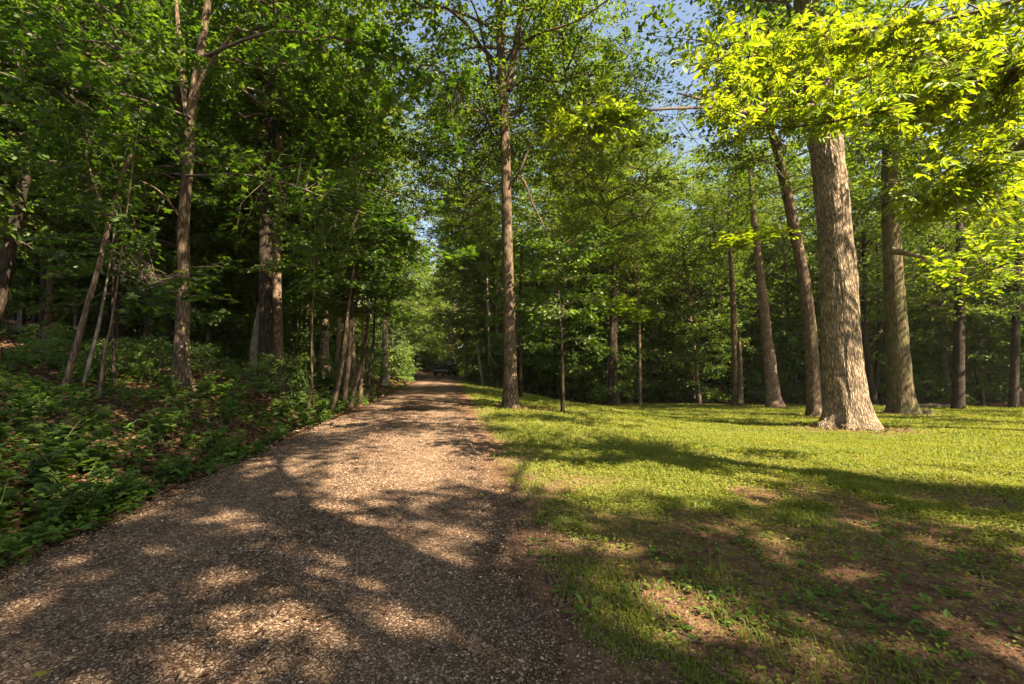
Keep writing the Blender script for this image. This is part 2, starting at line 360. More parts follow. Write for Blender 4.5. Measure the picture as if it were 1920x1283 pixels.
def tint_mat(name, cols, rough=0.9):
    m, N, L = new_mat(name)
    at = N.new('ShaderNodeAttribute'); at.attribute_name = 'tint'
    r = ramp(N, cols); L.new(at.outputs['Fac'], r.inputs[0])
    b = N.new('ShaderNodeBsdfPrincipled'); b.inputs['Roughness'].default_value = rough; b.inputs['Specular IOR Level'].default_value = 0.2
    tc = N.new('ShaderNodeTexCoord'); n = N.new('ShaderNodeTexNoise'); n.inputs['Scale'].default_value = 60; L.new(tc.outputs['Object'], n.inputs['Vector'])
    r2 = ramp(N, [(.3, (.7,) * 3), (.7, (1.15,) * 3)]); L.new(n.outputs['Fac'], r2.inputs[0])
    mm = N.new('ShaderNodeMixRGB'); mm.blend_type = 'MULTIPLY'; mm.inputs[0].default_value = 1; L.new(r.outputs[0], mm.inputs[1]); L.new(r2.outputs[0], mm.inputs[2])
    L.new(mm.outputs[0], b.inputs['Base Color'])
    o = N.new('ShaderNodeOutputMaterial'); L.new(b.outputs[0], o.inputs[0])
    return m
M['stone'] = tint_mat('gravel stone', [(0, (.060, .037, .025)), (.35, (.145, .092, .062)), (.7, (.225, .150, .105)), (.95, (.30, .215, .155)), (1, (.40, .32, .25))])

# ------------------------------------------------------------------ ground, driveway
def build_ground():
    t = np.linspace(-1, 1, 300); xs = 1.6 * np.sinh(t * 5.9) * 0.55
    ty = np.linspace(-0.62, 1, 330); ys = 4.5 + 2.0 * np.sinh(ty * 6.0)
    X, Y = np.meshgrid(xs, ys)
    Z = ground_z(X, Y)
    rr = road_right(Y); inside = sstep(0.10, 0.42, np.minimum(rr - X, X - (rr - ROAD_W)))
    Z = Z - 0.05 * inside
    n, m_ = X.shape
    i = np.arange(n - 1)[:, None] * m_; j = np.arange(m_ - 1)[None]
    Q = np.stack([i + j, i + j + 1, i + m_ + j + 1, i + m_ + j], -1).reshape(-1, 4)
    mb = MB(); mb.add(np.stack([X, Y, Z], -1).reshape(-1, 3), Q=Q)
    me = mb.mesh('ground', [ground_material()])
    a = me.attributes.new('lawn', 'FLOAT', 'POINT'); a.data.foreach_set('value', np.maximum(lawn_mask(X, Y), sstep(-1.7, -1.4, X - rr) * (1 - sstep(-.8, .8, Y - lawn_edge(X))) * (X < 27)).astype(np.float32).ravel())
    a = me.attributes.new('bare', 'FLOAT', 'POINT'); a.data.foreach_set('value', np.maximum(bare(X, Y), 1 - sstep(0, .6, X - rr)).astype(np.float32).ravel())
    link('ground', me, kind='structure')

def road_pt(y, a):
    """point on the driveway: a = 0 at its left edge, 1 at its right edge, edges wandering"""
    y = np.asarray(y, float); a = np.asarray(a, float)
    wl = 0.22 * (fbm(y * 0.9, y * 0 + 3.3, 51) - 0.5) + 0.10 * (vnoise(y * 4.1, y * 0, 53) - 0.5)
    wr = 0.22 * (fbm(y * 0.9, y * 0 + 7.1, 52) - 0.5) + 0.12 * (vnoise(y * 3.7, y * 0, 54) - 0.5)
    xr = road_right(y) + wr; xl = road_right(y) - ROAD_W + wl
    x = xl + (xr - xl) * a
    crown = 0.035 * (1 - (2 * a - 1) ** 2) - 0.015 * np.exp(-((a - .27) / .09) ** 2) - 0.015 * np.exp(-((a - .75) / .09) ** 2)
    edge = -.085 * (np.clip(np.abs(2 * a - 1), .88, 1) - .88) / .12
    z = road_z(y) + 0.012 + crown + edge + 0.012 * (fbm(x * 2.2, y * 2.2, 55) - .5)
    return np.stack([x, y + 0 * a, z], -1)

def build_road():
    ys = np.concatenate([np.arange(-14, 0, .5), np.arange(0, 14, 0.09), np.arange(14, 40, .3), np.arange(40, 90, 1.0)])
    a = np.linspace(0, 1, 44)
    Y, A = np.meshgrid(ys, a, indexing='ij')
    V = road_pt(Y, A); n, m_ = Y.shape
    i = np.arange(n - 1)[:, None] * m_; j = np.arange(m_ - 1)[None]
    Q = np.stack([i + j, i + j + 1, i + m_ + j + 1, i + m_ + j], -1).reshape(-1, 4)
    mb = MB(); mb.add(V.reshape(-1, 3), Q=Q)
    me = mb.mesh('driveway', [road_material()])
    at = me.attributes.new('across', 'FLOAT', 'POINT'); at.data.foreach_set('value', A.astype(np.float32).ravel())
    link('driveway', me, kind='structure')

# ------------------------------------------------------------------ leaf templates and foliage
def T_simple():
    return np.array([[0, 0, 0], [.45, .30, .07], [1, 0, -.05], [.45, -.30, .07]]), np.array([[0, 2, 1], [0, 3, 2]])
def T_oval(wd=.30):
    V = np.array([[0, 0, 0], [.28, wd * .85, .05], [.62, wd, .03], [1, 0, -.10], [.62, -wd, .03], [.28, -wd * .85, .05], [.45, 0, -.03]])
    return V, np.array([[0, 6, 1], [1, 6, 2], [2, 6, 3], [3, 6, 4], [4, 6, 5], [5, 6, 0]])
def T_maple():
    ang = np.radians([180, 128, 100, 62, 42, 22, 0, -22, -42, -62, -100, -128])
    rad = np.array([.06, .46, .30, .62, .34, .42, .72, .42, .34, .62, .30, .46])
    V = np.stack([.35 + rad * np.cos(ang), rad * np.sin(ang) * 1.05, -.10 * rad ** 2 + .03 * np.sin(np.arange(12) * 2.1)], -1)
    V = np.vstack([V, [[.32, 0, .03]]]); n = 12
    return V, np.array([[k, (k + 1) % n, n] for k in range(n)])[:, ::-1]
def T_compound(k=5):
    V = []; T = []
    lv, lt = T_oval(.19)
    spots = [(1.0, 0, .62), (.62, 52, .56), (.62, -52, .56), (.36, 68, .42), (.36, -68, .42), (.86, 30, .5), (.86, -30, .5)][:k]
    for x, an, l in spots:
        c, s_ = math.cos(math.radians(an)), math.sin(math.radians(an))
        p = lv * l; q = np.stack([p[:, 0] * c - p[:, 1] * s_ + x * .62, p[:, 0] * s_ + p[:, 1] * c, p[:, 2] - .18 * p[:, 0]], -1)
        T.append(lt + len(V) * len(lv)); V.append(q)
    V = np.vstack(V); T = np.vstack(T)
    w_ = .012; st = np.array([[0, w_, 0], [0, -w_, 0], [.64, -w_, 0], [.64, w_, 0]])
    T = np.vstack([T, [[len(V), len(V) + 1, len(V) + 2], [len(V), len(V) + 2, len(V) + 3]]]); V = np.vstack([V, st])
    return V, T

def frames(d, up):
    d = d / np.maximum(np.linalg.norm(d, axis=1, keepdims=True), 1e-9)
    s = np.cross(up, d); s /= np.maximum(np.linalg.norm(s, axis=1, keepdims=True), 1e-9)
    return d, s, np.cross(d, s)

def scatter(mb, tpl, pos, d, up, size, mat=0, tint=None):
    V, T = tpl; N = len(pos)
    if N == 0: return
    x, y, z = frames(d, up)
    W = pos[:, None] + size[:, None, None] * (V[None, :, :1] * x[:, None] + V[None, :, 1:2] * y[:, None] + V[None, :, 2:] * z[:, None])
    TT = T[None] + (np.arange(N) * len(V))[:, None, None]
    if tint is None: tint = rng.random(N)
    mb.add(W.reshape(-1, 3), TT.reshape(-1, 3), mat=mat, tint=np.repeat(tint, len(V)))

def gen_crown(name, seed, Rr, H, n_limb, twigs, lpt, tpl, lsize, mat, low=0.5, rise=0.25, droop=0.35, jit=0.12, tint_shift=0.0, side=5, vsp=.22):
    g = np.random.default_rng(seed); mb = MB()
    Ps, Ds, Us, Ss, Ts = [], [], [], [], []
    for i in range(n_limb):
        t = (i + g.random()) / n_limb
        az = i * 2.399 + g.normal(0, .35)
        prof = (low + (1 - low) * math.sin(math.pi * min(1, t * 1.5) / 2)) * math.sqrt(max(0.05, 1 - max(0, (t - .45) / .62) ** 2))
        L = Rr * prof * (0.65 + 0.5 * g.random())
        h = np.array([math.cos(az), math.sin(az), 0]); z0 = t * H * 0.82
        rs = rise + .5 * t + g.normal(0, .1)
        u = np.linspace(0, 1, 7)[:, None]
        path = np.array([0, 0, z0]) + h * L * u + np.array([0, 0, 1]) * (rs * L * u - droop * L * u ** 2)
        path += g.normal(0, .05 * L, path.shape) * u
        r0 = 0.010 + 0.013 * L
        tube(mb, path, np.linspace(r0, .006, 7), side, 9, 1)
        lt = np.clip(0.5 + g.normal(0, .16) + tint_shift, 0.05, .95)
        for k in range(twigs):
            uu = 0.22 + 0.78 * (k + g.random()) / twigs
            f = uu * 6; a = int(min(5, f)); b = path[a] + (path[a + 1] - path[a]) * (f - a)
            sg = 1 if k % 2 else -1
            az2 = az + sg * R(30 + 55 * g.random()) * (1 if uu < .93 else .3)
            l2 = L * .42 * (1.15 - .65 * uu) * (.6 + .8 * g.random()) + .25
            td = np.array([math.cos(az2), math.sin(az2), g.normal(.02, vsp)])
            e = b + td * l2; e[2] -= .12 * l2
            tube(mb, [b, (b + e) / 2 + g.normal(0, .03, 3), e], [.009, .006, .003], 3, 3, 1)
            n = max(2, int(lpt * (.5 + g.random()) * (.5 + l2)))
            v = .1 + .95 * g.random(n)
            pp = b + (e - b) * v[:, None] + g.normal(0, jit, (n, 3)) * np.array([1, 1, .6])
            yaw = az2 + np.where(g.random(n) < .5, 1, -1) * R(45) + g.normal(0, .5, n)
            dd = np.stack([np.cos(yaw), np.sin(yaw), g.normal(-.30, .35, n)], -1)
            Ps.append(pp); Ds.append(dd); Us.append(np.array([0, 0, 1]) + g.normal(0, .5, (n, 3)))
            Ss.append(lsize * (.65 + .6 * g.random(n))); Ts.append(np.clip(lt + g.normal(0, .16, n), 0, 1))
    scatter(mb, tpl, np.vstack(Ps), np.vstack(Ds), np.vstack(Us), np.concatenate(Ss), 0, np.concatenate(Ts))
    return mb.mesh(name, [mat, M['twig']], smooth=False)

CR = {}
def build_crowns():
    CR['maple'] = [gen_crown('crown', 11 + k, 3.6, 8.0, 30, 12, 17, T_maple(), .150, M['maple'], low=.75, rise=.1, droop=.30, vsp=.35) for k in range(2)]
    CR['mid'] = [gen_crown('crown', 31 + k, 3.9, 10.0, 38, 11, 17, T_simple(), .17, M['wood_leaf'], low=.65, vsp=.30, jit=.09) for k in range(3)]
    CR['far'] = [gen_crown('crown', 51 + k, 4.4, 14.0, 44, 9, 17, T_simple(), .25, M['wood_leaf'], low=.75, jit=.15, tint_shift=.1, vsp=.35) for k in range(2)]
    CR['sparse'] = [gen_crown('crown', 71 + k, 5.0, 9.0, 26, 13, 26, T_simple(), .14, M['wood_leaf'], low=.6, rise=.4, vsp=.35, jit=.12) for k in range(2)]
    CR['sapling'] = [gen_crown('crown', 91 + k, 1.7, 4.2, 16, 8, 20, T_oval(), .14, M['maple'], low=.7, rise=.15, droop=.3, jit=.08, tint_shift=.08) for k in range(2)]
    CR['edge'] = [gen_crown('crown', 131 + k, 1.9, 4.4, 15, 8, 15, T_oval(), .17, M['weed'], low=.7, rise=.15, droop=.35, jit=.08, tint_shift=.15) for k in range(2)]  # brighter leaf tint put in for sunlit sprays along the wood edge
    CR['shrub'] = [gen_crown('crown', 111 + k, .95, 1.1, 14, 8, 17, T_oval(), .10, M['weed'], low=.9, rise=.4, droop=.4, jit=.06) for k in range(2)]

# ------------------------------------------------------------------ background trees (trunk + crown, copied)
def gen_trunk(name, seed, H, r0, bend, fork, mat):
    g = np.random.default_rng(seed); mb = MB()
    n = 9; zz = np.linspace(-.4, H, n)
    off = np.cumsum(g.normal(0, bend, (n, 2)), axis=0); off -= off[0]; off[0:2] *= .3
    pts = np.column_stack([off, zz]); rad = r0 * np.interp(zz, [-.4, 0, .5, 2, H], [1.7, 1.45, 1.08, .95, .28])
    tube(mb, pts, rad, 10, 40, 0, rough=.18)
    for k in range(5 + fork * 3):
        z = H * (.28 + .6 * g.random()); b = np.array([np.interp(z, zz, pts[:, 0]), np.interp(z, zz, pts[:, 1]), z])
        az = g.random() * 6.28; L = (1.2 + 2.2 * g.random()) * (1.4 if fork else 1)
        e = b + np.array([math.cos(az), math.sin(az), .55 + .5 * g.random()]) * L
        rr = r0 * .22
        tube(mb, [b, b + (e - b) * .5 + np.array([0, 0, -.1]), e], [rr, rr * .7, .012], 5, 7, 0)
    return mb.mesh(name, [mat])

BG_LABEL = {
    'left': ('{} tree in the shaded wood on the bank left of the driveway', 'trees of the wood left of the driveway'),
    'end': ('{} tree in the wood at the far end of the driveway', 'trees at the far end of the driveway'),
    'mid': ('{} tree at the wood edge behind the middle of the lawn', 'trees of the wood behind the lawn'),
    'right': ('{} tree in the dark wood behind the big trunks on the right', 'trees of the dark wood on the right'),
    'off': ('{} tree added out of view shading the foreground gravel and grass', 'added trees shading the foreground'),
}
def q_left(x, y): return float(road_right(y)) - ROAD_W - x
def build_background():
    trunks = []
    for k, mt in enumerate(['bark_brown', 'bark_red', 'bark_dark', 'bark_grey', 'bark_brown', 'bark_dark']):
        trunks.append(gen_trunk('trunk', 200 + k, 13, .17, .09 + .03 * (k % 3), k % 2, M[mt]))
    protos = {}
    for k, tm in enumerate(trunks):
        for ck in ('mid', 'far', 'maple', 'sparse', 'sapling'):
            for v, cm in enumerate(CR[ck]): protos[(k, ck, v)] = (tm, cm)
    keep = [(-7.3, 10), (-7.9, 7.5), (-9.7, 18), (0, 13.5), (9.6, 13), (17, 20), (-8.4, 58)]
    spots = []
    def try_spot(x, y, dmin):
        for (a, b) in keep:
            if math.hypot(a - x, b - y) < 2.2: return False
        for (a, b, _) in spots:
            if math.hypot(a - x, b - y) < dmin: return False
        return True
    def free(x, y):
        rr = float(road_right(y)); return not (rr - ROAD_W - 1.4 < x < rr + .8)
    def in_lawn(x, y): return x > float(road_right(y)) and y < float(lawn_edge(x)) and x < 30
    g = np.random.default_rng(5)
    # fill from near to far with wider spacing far away
    for (y0, y1, n, dm) in ((12, 20, 500, 2.6), (20, 34, 900, 3.0), (34, 50, 900, 3.9), (50, 80, 900, 5.2)):
        c = 0
        for _ in range(n):
            y = y0 + (y1 - y0) * g.random(); x = (g.random() * 2 - 1) * (1.2 * y + 4)
            if not free(x, y) or in_lawn(x, y): continue
            if abs(x + 8.4) < 5 and 50 < y < 66: continue
            if y < 64 and abs(x - (x / max(y, 1)) * y) > 1: continue
            # keep the road corridor open up to the truck
            if y < 60 and -0.165 < x / y < -0.10 and y > 30: continue
            if try_spot(x, y, dm): spots.append((x, y, dm)); c += 1
    made = {}
    for (x, y, _) in spots:
        z = float(ground_z(x, y)); pxx = px_of((x, y, z + 2))[0]
        zone = 'left' if x < float(road_right(y)) and pxx < 770 else ('end' if pxx < 930 else ('mid' if pxx < 1330 else 'right'))
        far = y > 40
        if zone == 'left' and y < 15 and q_left(x, y) < 9: continue
        ck = 'far' if far else g.choice(['mid', 'mid', 'maple', 'mid'] if x < float(road_right(y)) and y < 26 else ['mid', 'mid', 'sapling', 'sapling'])
        k = int(g.integers(len(trunks))); v = int(g.integers(len(CR[ck])))
        sr = .55 + 1.0 * g.random() ** 1.6; sh = .85 + .45 * g.random()
        if ck == 'sapling': sr *= .4; sh *= .55
        adj = 'slender' if sr < .85 else ('thick' if sr > 1.25 else 'mid-sized')
        bk = ('brown', 'warm brown', 'dark', 'pale grey', 'brown', 'dark')[k]
        lab, grp = BG_LABEL[zone]
        t = thing('tree', lab.format(adj + ' ' + bk + ' barked'), 'tree', (x, y, z), g.random() * 6.28, grp)
        lean = g.normal(0, .035, 2); t.rotation_euler[0] = lean[0]; t.rotation_euler[1] = lean[1]
        tm, cm = protos[(k, ck, v)]
        link('trunk', tm, t, scale=(sr, sr, sh))
        cz = {'mid': 2.6, 'far': 1.2 if y > 56 else 1.6, 'maple': 3.2, 'sapling': .9}[ck] + (2.0 if y > 56 else 2.2) * g.random() + (1.2 if zone == 'left' and y < 26 else 0)
        s = {'mid': 1.0, 'far': 1.0, 'maple': .95, 'sapling': .95}[ck] * (.85 + .35 * g.random())
        link('crown', cm, t, loc=(0, 0, cz * sh), rot=(0, 0, g.random() * 6.28), scale=(s, s, s * (1.0 + .25 * g.random())), kind='stuff')
    # (upper storey: tall crowns over the trees beyond the lawn)
    for t in [o for o in C.objects if o.get('group') in (BG_LABEL['mid'][1], BG_LABEL['end'][1], BG_LABEL['right'][1]) and o.location.y > 26]:
        px0 = px_of(t.location)[0]
        if g.random() < (.45 if 820 < px0 < 1350 else .30):
            s = .8 + .4 * g.random(); link('crown', CR['far'][int(g.integers(2))], t, loc=(0, 0, 9.5 + 3 * g.random()), rot=(0, 0, g.random() * 6.28), scale=(s, s, s), kind='stuff')
    # young trees of the understorey, leafy from near the ground
    n = 0
    for _ in range(3000):
        if n >= 95: break
        y = 10 + 42 * g.random(); x = (g.random() * 2 - 1) * (1.15 * y + 2)
        if not free(x, y) or in_lawn(x, y - 2.0): continue
        left = x < float(road_right(y))
        if left and (y < 11 or q_left(x, y) < 3.0 or (y < 15.5 and 240 < px_of((x, y, 3))[0] < 600)): continue
        if y < 60 and -0.19 < x / y < -0.07 and y > 30: continue
        if not all(math.hypot(a - x, b - y) > 1.7 for (a, b, _) in spots): continue
        if not left and y - float(lawn_edge(x)) > 12: continue
        spots.append((x, y, 1)); n += 1
        z = float(ground_z(x, y)); s = 1.15 + .8 * g.random(); pxx = px_of((x, y, z + 2))[0]
        zone = 'left' if left and pxx < 770 else ('end' if pxx < 930 else ('mid' if pxx < 1330 else 'right'))
        where = {'left': 'under the big trees left of the driveway', 'end': 'beside the far end of the driveway', 'mid': 'at the wood edge behind the middle of the lawn', 'right': 'in front of the dark wood on the right'}[zone]
        t = thing('young_tree', 'young leafy tree ' + where, 'tree', (x, y, z), g.random() * 6.28, 'young trees ' + where)
        link('trunk', trunks[int(g.integers(6))], t, scale=(.28, .28, s * .42))
        link('crown', CR['sapling'][int(g.integers(2))], t, loc=(0, 0, (.9 if not left else 1.7)), rot=(0, 0, g.random() * 6.28), scale=(s, s, s * (1 + .3 * g.random())), kind='stuff')
    for xe in (0.2, 1.8, 2.7, 4.5, 6.4, 8.6, 10.4, 12.2, 16.0, 0.8, 3.6, 5.2, 7.6, 9.6, 11.2, 13.4, 18.0, 20.6, 24.4, 26.5):
        x = xe + g.normal(0, .3); y = float(lawn_edge(x)) + .8 + 2.2 * g.random(); z = float(ground_z(x, y)); s = 1.0 + .7 * g.random()
        t = thing('young_tree', 'young leafy tree at the far edge of the lawn', 'tree', (x, y, z), g.random() * 6.28, 'young trees at the lawn edge')
        link('trunk', trunks[int(g.integers(6))], t, scale=(.25, .25, s * .4))
        link('crown', CR['edge'][int(g.integers(2))], t, loc=(0, 0, .7), rot=(0, 0, g.random() * 6.28), scale=(s, s, s * (1 + .3 * g.random())), kind='stuff')
    # shrubs along the wood edge
    n = 0
    for _ in range(1500):
        if n >= 140: break
        y = 9 + 38 * g.random(); x = (g.random() * 2 - 1) * (1.15 * y + 2)
        if not free(x, y) or in_lawn(x, y - 1): continue
        d_edge = abs(y - float(lawn_edge(x))) if x > float(road_right(y)) else abs(float(road_right(y)) - ROAD_W - x) * .6
        if g.random() > math.exp(-d_edge / 5): continue
        if not all(math.hypot(a - x, b - y) > 1.0 for (a, b, _) in spots): continue
        spots.append((x, y, 1)); n += 1
        z = float(ground_z(x, y)); pxx = px_of((x, y, z + 1))[0]
        where = 'under the trees left of the driveway' if pxx < 780 else ('beside the far end of the driveway' if pxx < 930 else ('at the far edge of the lawn' if pxx < 1400 else 'in front of the dark wood at the right'))
        s = (.32 + .3 * g.random()) if pxx < 780 and y < 24 else (.8 + .9 * g.random())
        t = thing('shrub', 'leafy green shrub ' + where, 'shrub', (x, y, z), g.random() * 6.28, 'shrubs ' + where)
        mb_stem = STEM[int(g.integers(2))]
        link('stem', mb_stem, t, scale=(s, s, s))
        link('crown', CR['shrub'][int(g.integers(2))], t, loc=(0, 0, .12), scale=(s, s, s * (.8 + .7 * g.random())), kind='stuff')

STEM = []
def build_stems():
    for k in range(2):
        g = np.random.default_rng(300 + k); mb = MB()
        for i in range(7):
            az = g.random() * 6.28; e = np.array([math.cos(az) * .4, math.sin(az) * .4, .8 + .3 * g.random()])
            tube(mb, [(0, 0, -.1), e * .5 + np.array([0, 0, .1]), e], [.014, .010, .005], 4, 5)
        STEM.append(mb.mesh('stem', [M['twig']]))

# ------------------------------------------------------------------ unseen trees added beside and behind the camera for their shade
def px_arr(x, y, z):
    dx, dy, dz = x - CAM[0], y - CAM[1], z - CAM[2]; ct, st = math.cos(PITCH), math.sin(PITCH)
    zc = dy * ct + dz * st; u = -dy * st + dz * ct; ok = zc > .3; zc = np.where(ok, zc, .3)
    return np.where(ok, 960 + F * dx / zc, -9e3), np.where(ok, 641.5 - F * u / zc, 9e3)

LIT = [  # openings in the canopy, by where their sun falls: (px, py, half length, half height, tilt) in the photograph
    (810, 845, 120, 30, -4), (700, 915, 170, 26, -16), (480, 1025, 110, 24, -20), (715, 1130, 130, 48, -12), (560, 1085, 90, 22, -24), (170, 1235, 220, 38, -20), (420, 1150, 120, 24, -22),
    (905, 1020, 60, 30, -10), (850, 955, 60, 14, 0), (1135, 1030, 110, 30, 12), (1350, 1180, 200, 42, 24), (1180, 1230, 60, 40, 10), (640, 800, 60, 10, -5), (830, 775, 40, 5, 0), (1040, 900, 110, 30, 6), (1290, 905, 150, 22, 4),
    (1800, 985, 160, 16, 3), (330, 915, 60, 14, -15), (80, 930, 60, 30, 0), (250, 830, 80, 25, 0), (560, 1230, 60, 30, -10), (1560, 1240, 60, 26, 10), (560, 870, 50, 9, -10), (760, 1000, 50, 12, -8), (700, 870, 120, 16, -10), (840, 895, 60, 16, -4), (640, 935, 110, 18, -14)]
def sun_open(x, y):
    """1 where the photograph's ground is in full sun, 0 where it is shaded"""
    z = ground_z(x, y); px, py = px_arr(x, y, z)
    n = fbm(x * .9, y * .9, 95); n2 = fbm(x * 2.3, y * 2.3, 97)
    wob = (n2 - .5) * 1.2 - .30
    o = np.zeros_like(px)
    for (a, b, ra, rb, t) in LIT:
        c, s_ = math.cos(R(t)), math.sin(R(t)); u = ((px - a) * c + (py - b) * s_) / ra; v = (-(px - a) * s_ + (py - b) * c) / rb
        o = np.maximum(o, 1 - sstep(.7, 1.15, np.hypot(u, v) + wob))
    # the sunlit belt across the lawn
    low = np.interp(px, [900, 1000, 1180, 1300, 1920, 2300], [850, 880, 872, 856, 915, 930])
    belt = sstep(796, 803, py) * (1 - sstep(-6, 10, py - low + 14 * wob)) * sstep(890, 960, px)
    o = np.maximum(o, belt)
    # streaks of sun beyond the belt, and crumbs of light everywhere else
    far = (py < 800) * sstep(.56, .64, fbm(x * .28, y * .8, 99)) * (px > 860)
    o = np.maximum(o, far)
    o = np.maximum(o, .8 * sstep(np.where(px > 1000, .70, .62), np.where(px > 1000, .80, .72), n2))
    return np.clip(o, 0, 1)

def build_shade_trees():  # added unseen trees; twigs placed so their shadows land on the shaded ground
    g = np.random.default_rng(23); hs = SUN[:2] / SUN[2]
    N = 15000
    y = np.where(g.random(N) < .55, .2 + 8.8 * g.random(N), 9 + 21 * g.random(N)); x = -13 + (13 + 1.25 * np.clip(y, 1, 40) + 4) * g.random(N)
    # rejection to about even cover per square metre
    dens = np.where(y < 9, 3.6, 1.5); area_p = (13 + 1.25 * np.clip(y, 1, 40) + 4) / 42
    keep = (g.random(N) < area_p) & (g.random(N) > sun_open(x, y) ** .7) & ~((y > 13.5) & (x > road_right(y)) & (g.random(N) < .32)) & ~((x > -1) & (x < 4.6) & (y > 5.0) & (y < 8.4) & (g.random(N) < .8))
    x, y = x[keep], y[keep]
    xl = -19 + 14 * g.random(700); yl = 3 + 19 * g.random(700); kl = (xl < road_right(yl) - ROAD_W - .8) & (fbm(xl * .6, yl * .6, 101) > .42); x = np.concatenate([x, xl[kl]]); y = np.concatenate([y, yl[kl]]); n = len(x)  # extra twigs added to darken the left bank and its leaves
    zc = 9.5 + 6.5 * g.random(n)
    tip = np.stack([x + hs[0] * zc, y + hs[1] * zc, zc + ground_z(x, y)], -1)
    px, py = px_arr(tip[:, 0], tip[:, 1], tip[:, 2])
    ok = ~((px > 840) & (px < 1330) & (py > -40) & (py < 330) & (g.random(n) < .7)); tip = tip[ok]
    trunks = np.array([[17.0, 9.0], [17, -2.5], [9.5, -6], [2.5, -7.5], [-5.5, -4.0], [21.5, 11], [5.5, -2.2], [27, 18]])
    who = np.argmin(np.hypot(tip[:, None, 0] - trunks[None, :, 0], tip[:, None, 1] - trunks[None, :, 1]), 1)
    for k, (tx, ty) in enumerate(trunks):
        z0 = float(ground_z(tx, ty)); base = np.array([tx, ty, z0])
        t = thing('tree', 'tall broad-crowned tree added out of view to shade the gravel and grass', 'tree', tuple(base), 0, 'added trees shading the foreground')
        mb = MB(); tube(mb, [(0, 0, -.4), (0, 0, .3), (.1, .05, 6), (.05, .2, 11), (.1, .1, 16)], [.42, .34, .27, .2, .05], 14, 50, 0, rough=.15); link('trunk', mb.mesh('trunk', [M['bark_brown']]), t)
        T_ = tip[who == k] - base
        if not len(T_): continue
        mb = MB(); lim = []
        for j in g.choice(len(T_), min(40, len(T_)), replace=False):
            e = T_[j]; st = np.array([0, .1, max(4.5, e[2] - 2 - 3.5 * g.random())]); pth = [st, (st + e) / 2 + np.array([0, 0, .5]), e]
            q = smooth_path(pth, [1] * 3, 20)[0]; w_ = q[5:] + base; gx = w_[:, 0] - hs[0] * w_[:, 2]; gy = w_[:, 1] - hs[1] * w_[:, 2]
            if sun_open(gx, gy).mean() > .16 and len(lim): continue
            tube(mb, pth, [.05, .03, .008], 6, 12, 1); lim.append(q)
        lim = np.vstack(lim)
        per = 15; pos = []; dr = []
        for e in T_:
            b = lim[np.argmin(np.linalg.norm(lim - e, axis=1))]; L = np.linalg.norm(b - e); d = (b - e) / max(L, .01)
            L = min(L, 1.2); tube(mb, [e + d * L, e], [.008, .003], 3, 2, 1)
            f = .9 * g.random(per) ** 1.3 * min(L, .5); pos.append(e + d * f[:, None] + g.normal(0, .16, (per, 3))); yaw = g.random(per) * 6.28
            dr.append(np.stack([np.cos(yaw), np.sin(yaw), g.normal(-.3, .3, per)], -1))
        pos = np.vstack(pos); dr = np.vstack(dr)
        scatter(mb, T_simple(), pos, dr, np.array([0, 0, 1]) + g.normal(0, .35, (len(pos), 3)), .20 * (.7 + .6 * g.random(len(pos))), 0)
        link('crown', mb.mesh('crown', [M['wood_leaf'], M['twig']], smooth=False), t, kind='stuff')

def build_distant_woods():
    """the far-off wood that closes every view: one mass of trunks and clumped leaves"""
    g = np.random.default_rng(29); mb = MB(); n = 380
    th = np.linspace(-1.45, 1.45, n) + g.normal(0, .01, n); r = 84 + 34 * g.random(n)
    P_, D_, U_, S_, T_ = [], [], [], [], []
    for a, rr in zip(th, r):
        x, y = rr * math.sin(a), rr * math.cos(a); z = float(ground_z(x, y)); H = 17 + 9 * g.random(); w_ = 4.2 + 2 * g.random()
        tube(mb, [(x, y, z - .5), (x + g.normal(0, .4), y, z + H * .8)], [.28, .08], 6, 5, 1)
        m = 230; v = g.normal(0, 1, (m, 3)); v /= np.linalg.norm(v, axis=1, keepdims=True); v *= (.35 + .65 * g.random((m, 1)) ** .5)
        zz = .6 + H * (.5 + .5 * v[:, 2]); low = g.random(m) < .30; zz = np.where(low, .3 + 4.5 * g.random(m), zz); wz = w_ * np.interp(zz / H, [0, .2, .6, 1], [.7, 1, 1, .6])
        P_.append(np.stack([x + wz * v[:, 0], y + wz * v[:, 1], z + zz], -1)); yaw = g.random(m) * 6.28
        D_.append(np.stack([np.cos(yaw), np.sin(yaw), g.normal(-.4, .4, m)], -1)); U_.append(np.array([0, 0, 1]) + g.normal(0, .6, (m, 3))); S_.append(.9 + .9 * g.random(m)); T_.append(np.clip(.5 + g.normal(0, .12) + g.normal(0, .15, m), 0, 1))
    scatter(mb, T_oval(.36), np.vstack(P_), np.vstack(D_), np.vstack(U_), np.concatenate(S_), 0, np.concatenate(T_))
    link('distant_woods', mb.mesh('distant_woods', [M['wood_leaf'], M['bark_dark']], smooth=False), kind='stuff')

# ------------------------------------------------------------------ the trees one can tell apart
def bark_relief(amp, k_th, k_s, seed):
    def f(th, s, rr):
        a = fbm(np.cos(th) * k_th + 50 + s * .25, np.sin(th) * k_th + s * k_s, seed, 3)
        b = vnoise(th * 40 / 6.2832 + vnoise(th * 3, s * 1.6, seed + 5) * 2.4, s * 1.3 + th * .5, seed + 9)
        root = amp * 2.6 * (np.cos(th * 5 + 1.3 * np.sin(th * 2 + seed)) + .6 * np.cos(th * 3 + seed)) * np.exp(-np.clip(s - .30, 0, 9) / .33)
        swell = amp * 2.2 * (fbm(np.cos(th) * .9 + 7, np.sin(th) * .9 + s * .55, seed + 31, 2) - .5)
        return root + swell + amp * (np.abs(b - .5) * 2 - .5 + .8 * (a - .5)) * np.minimum(1, rr / .25)
    return f

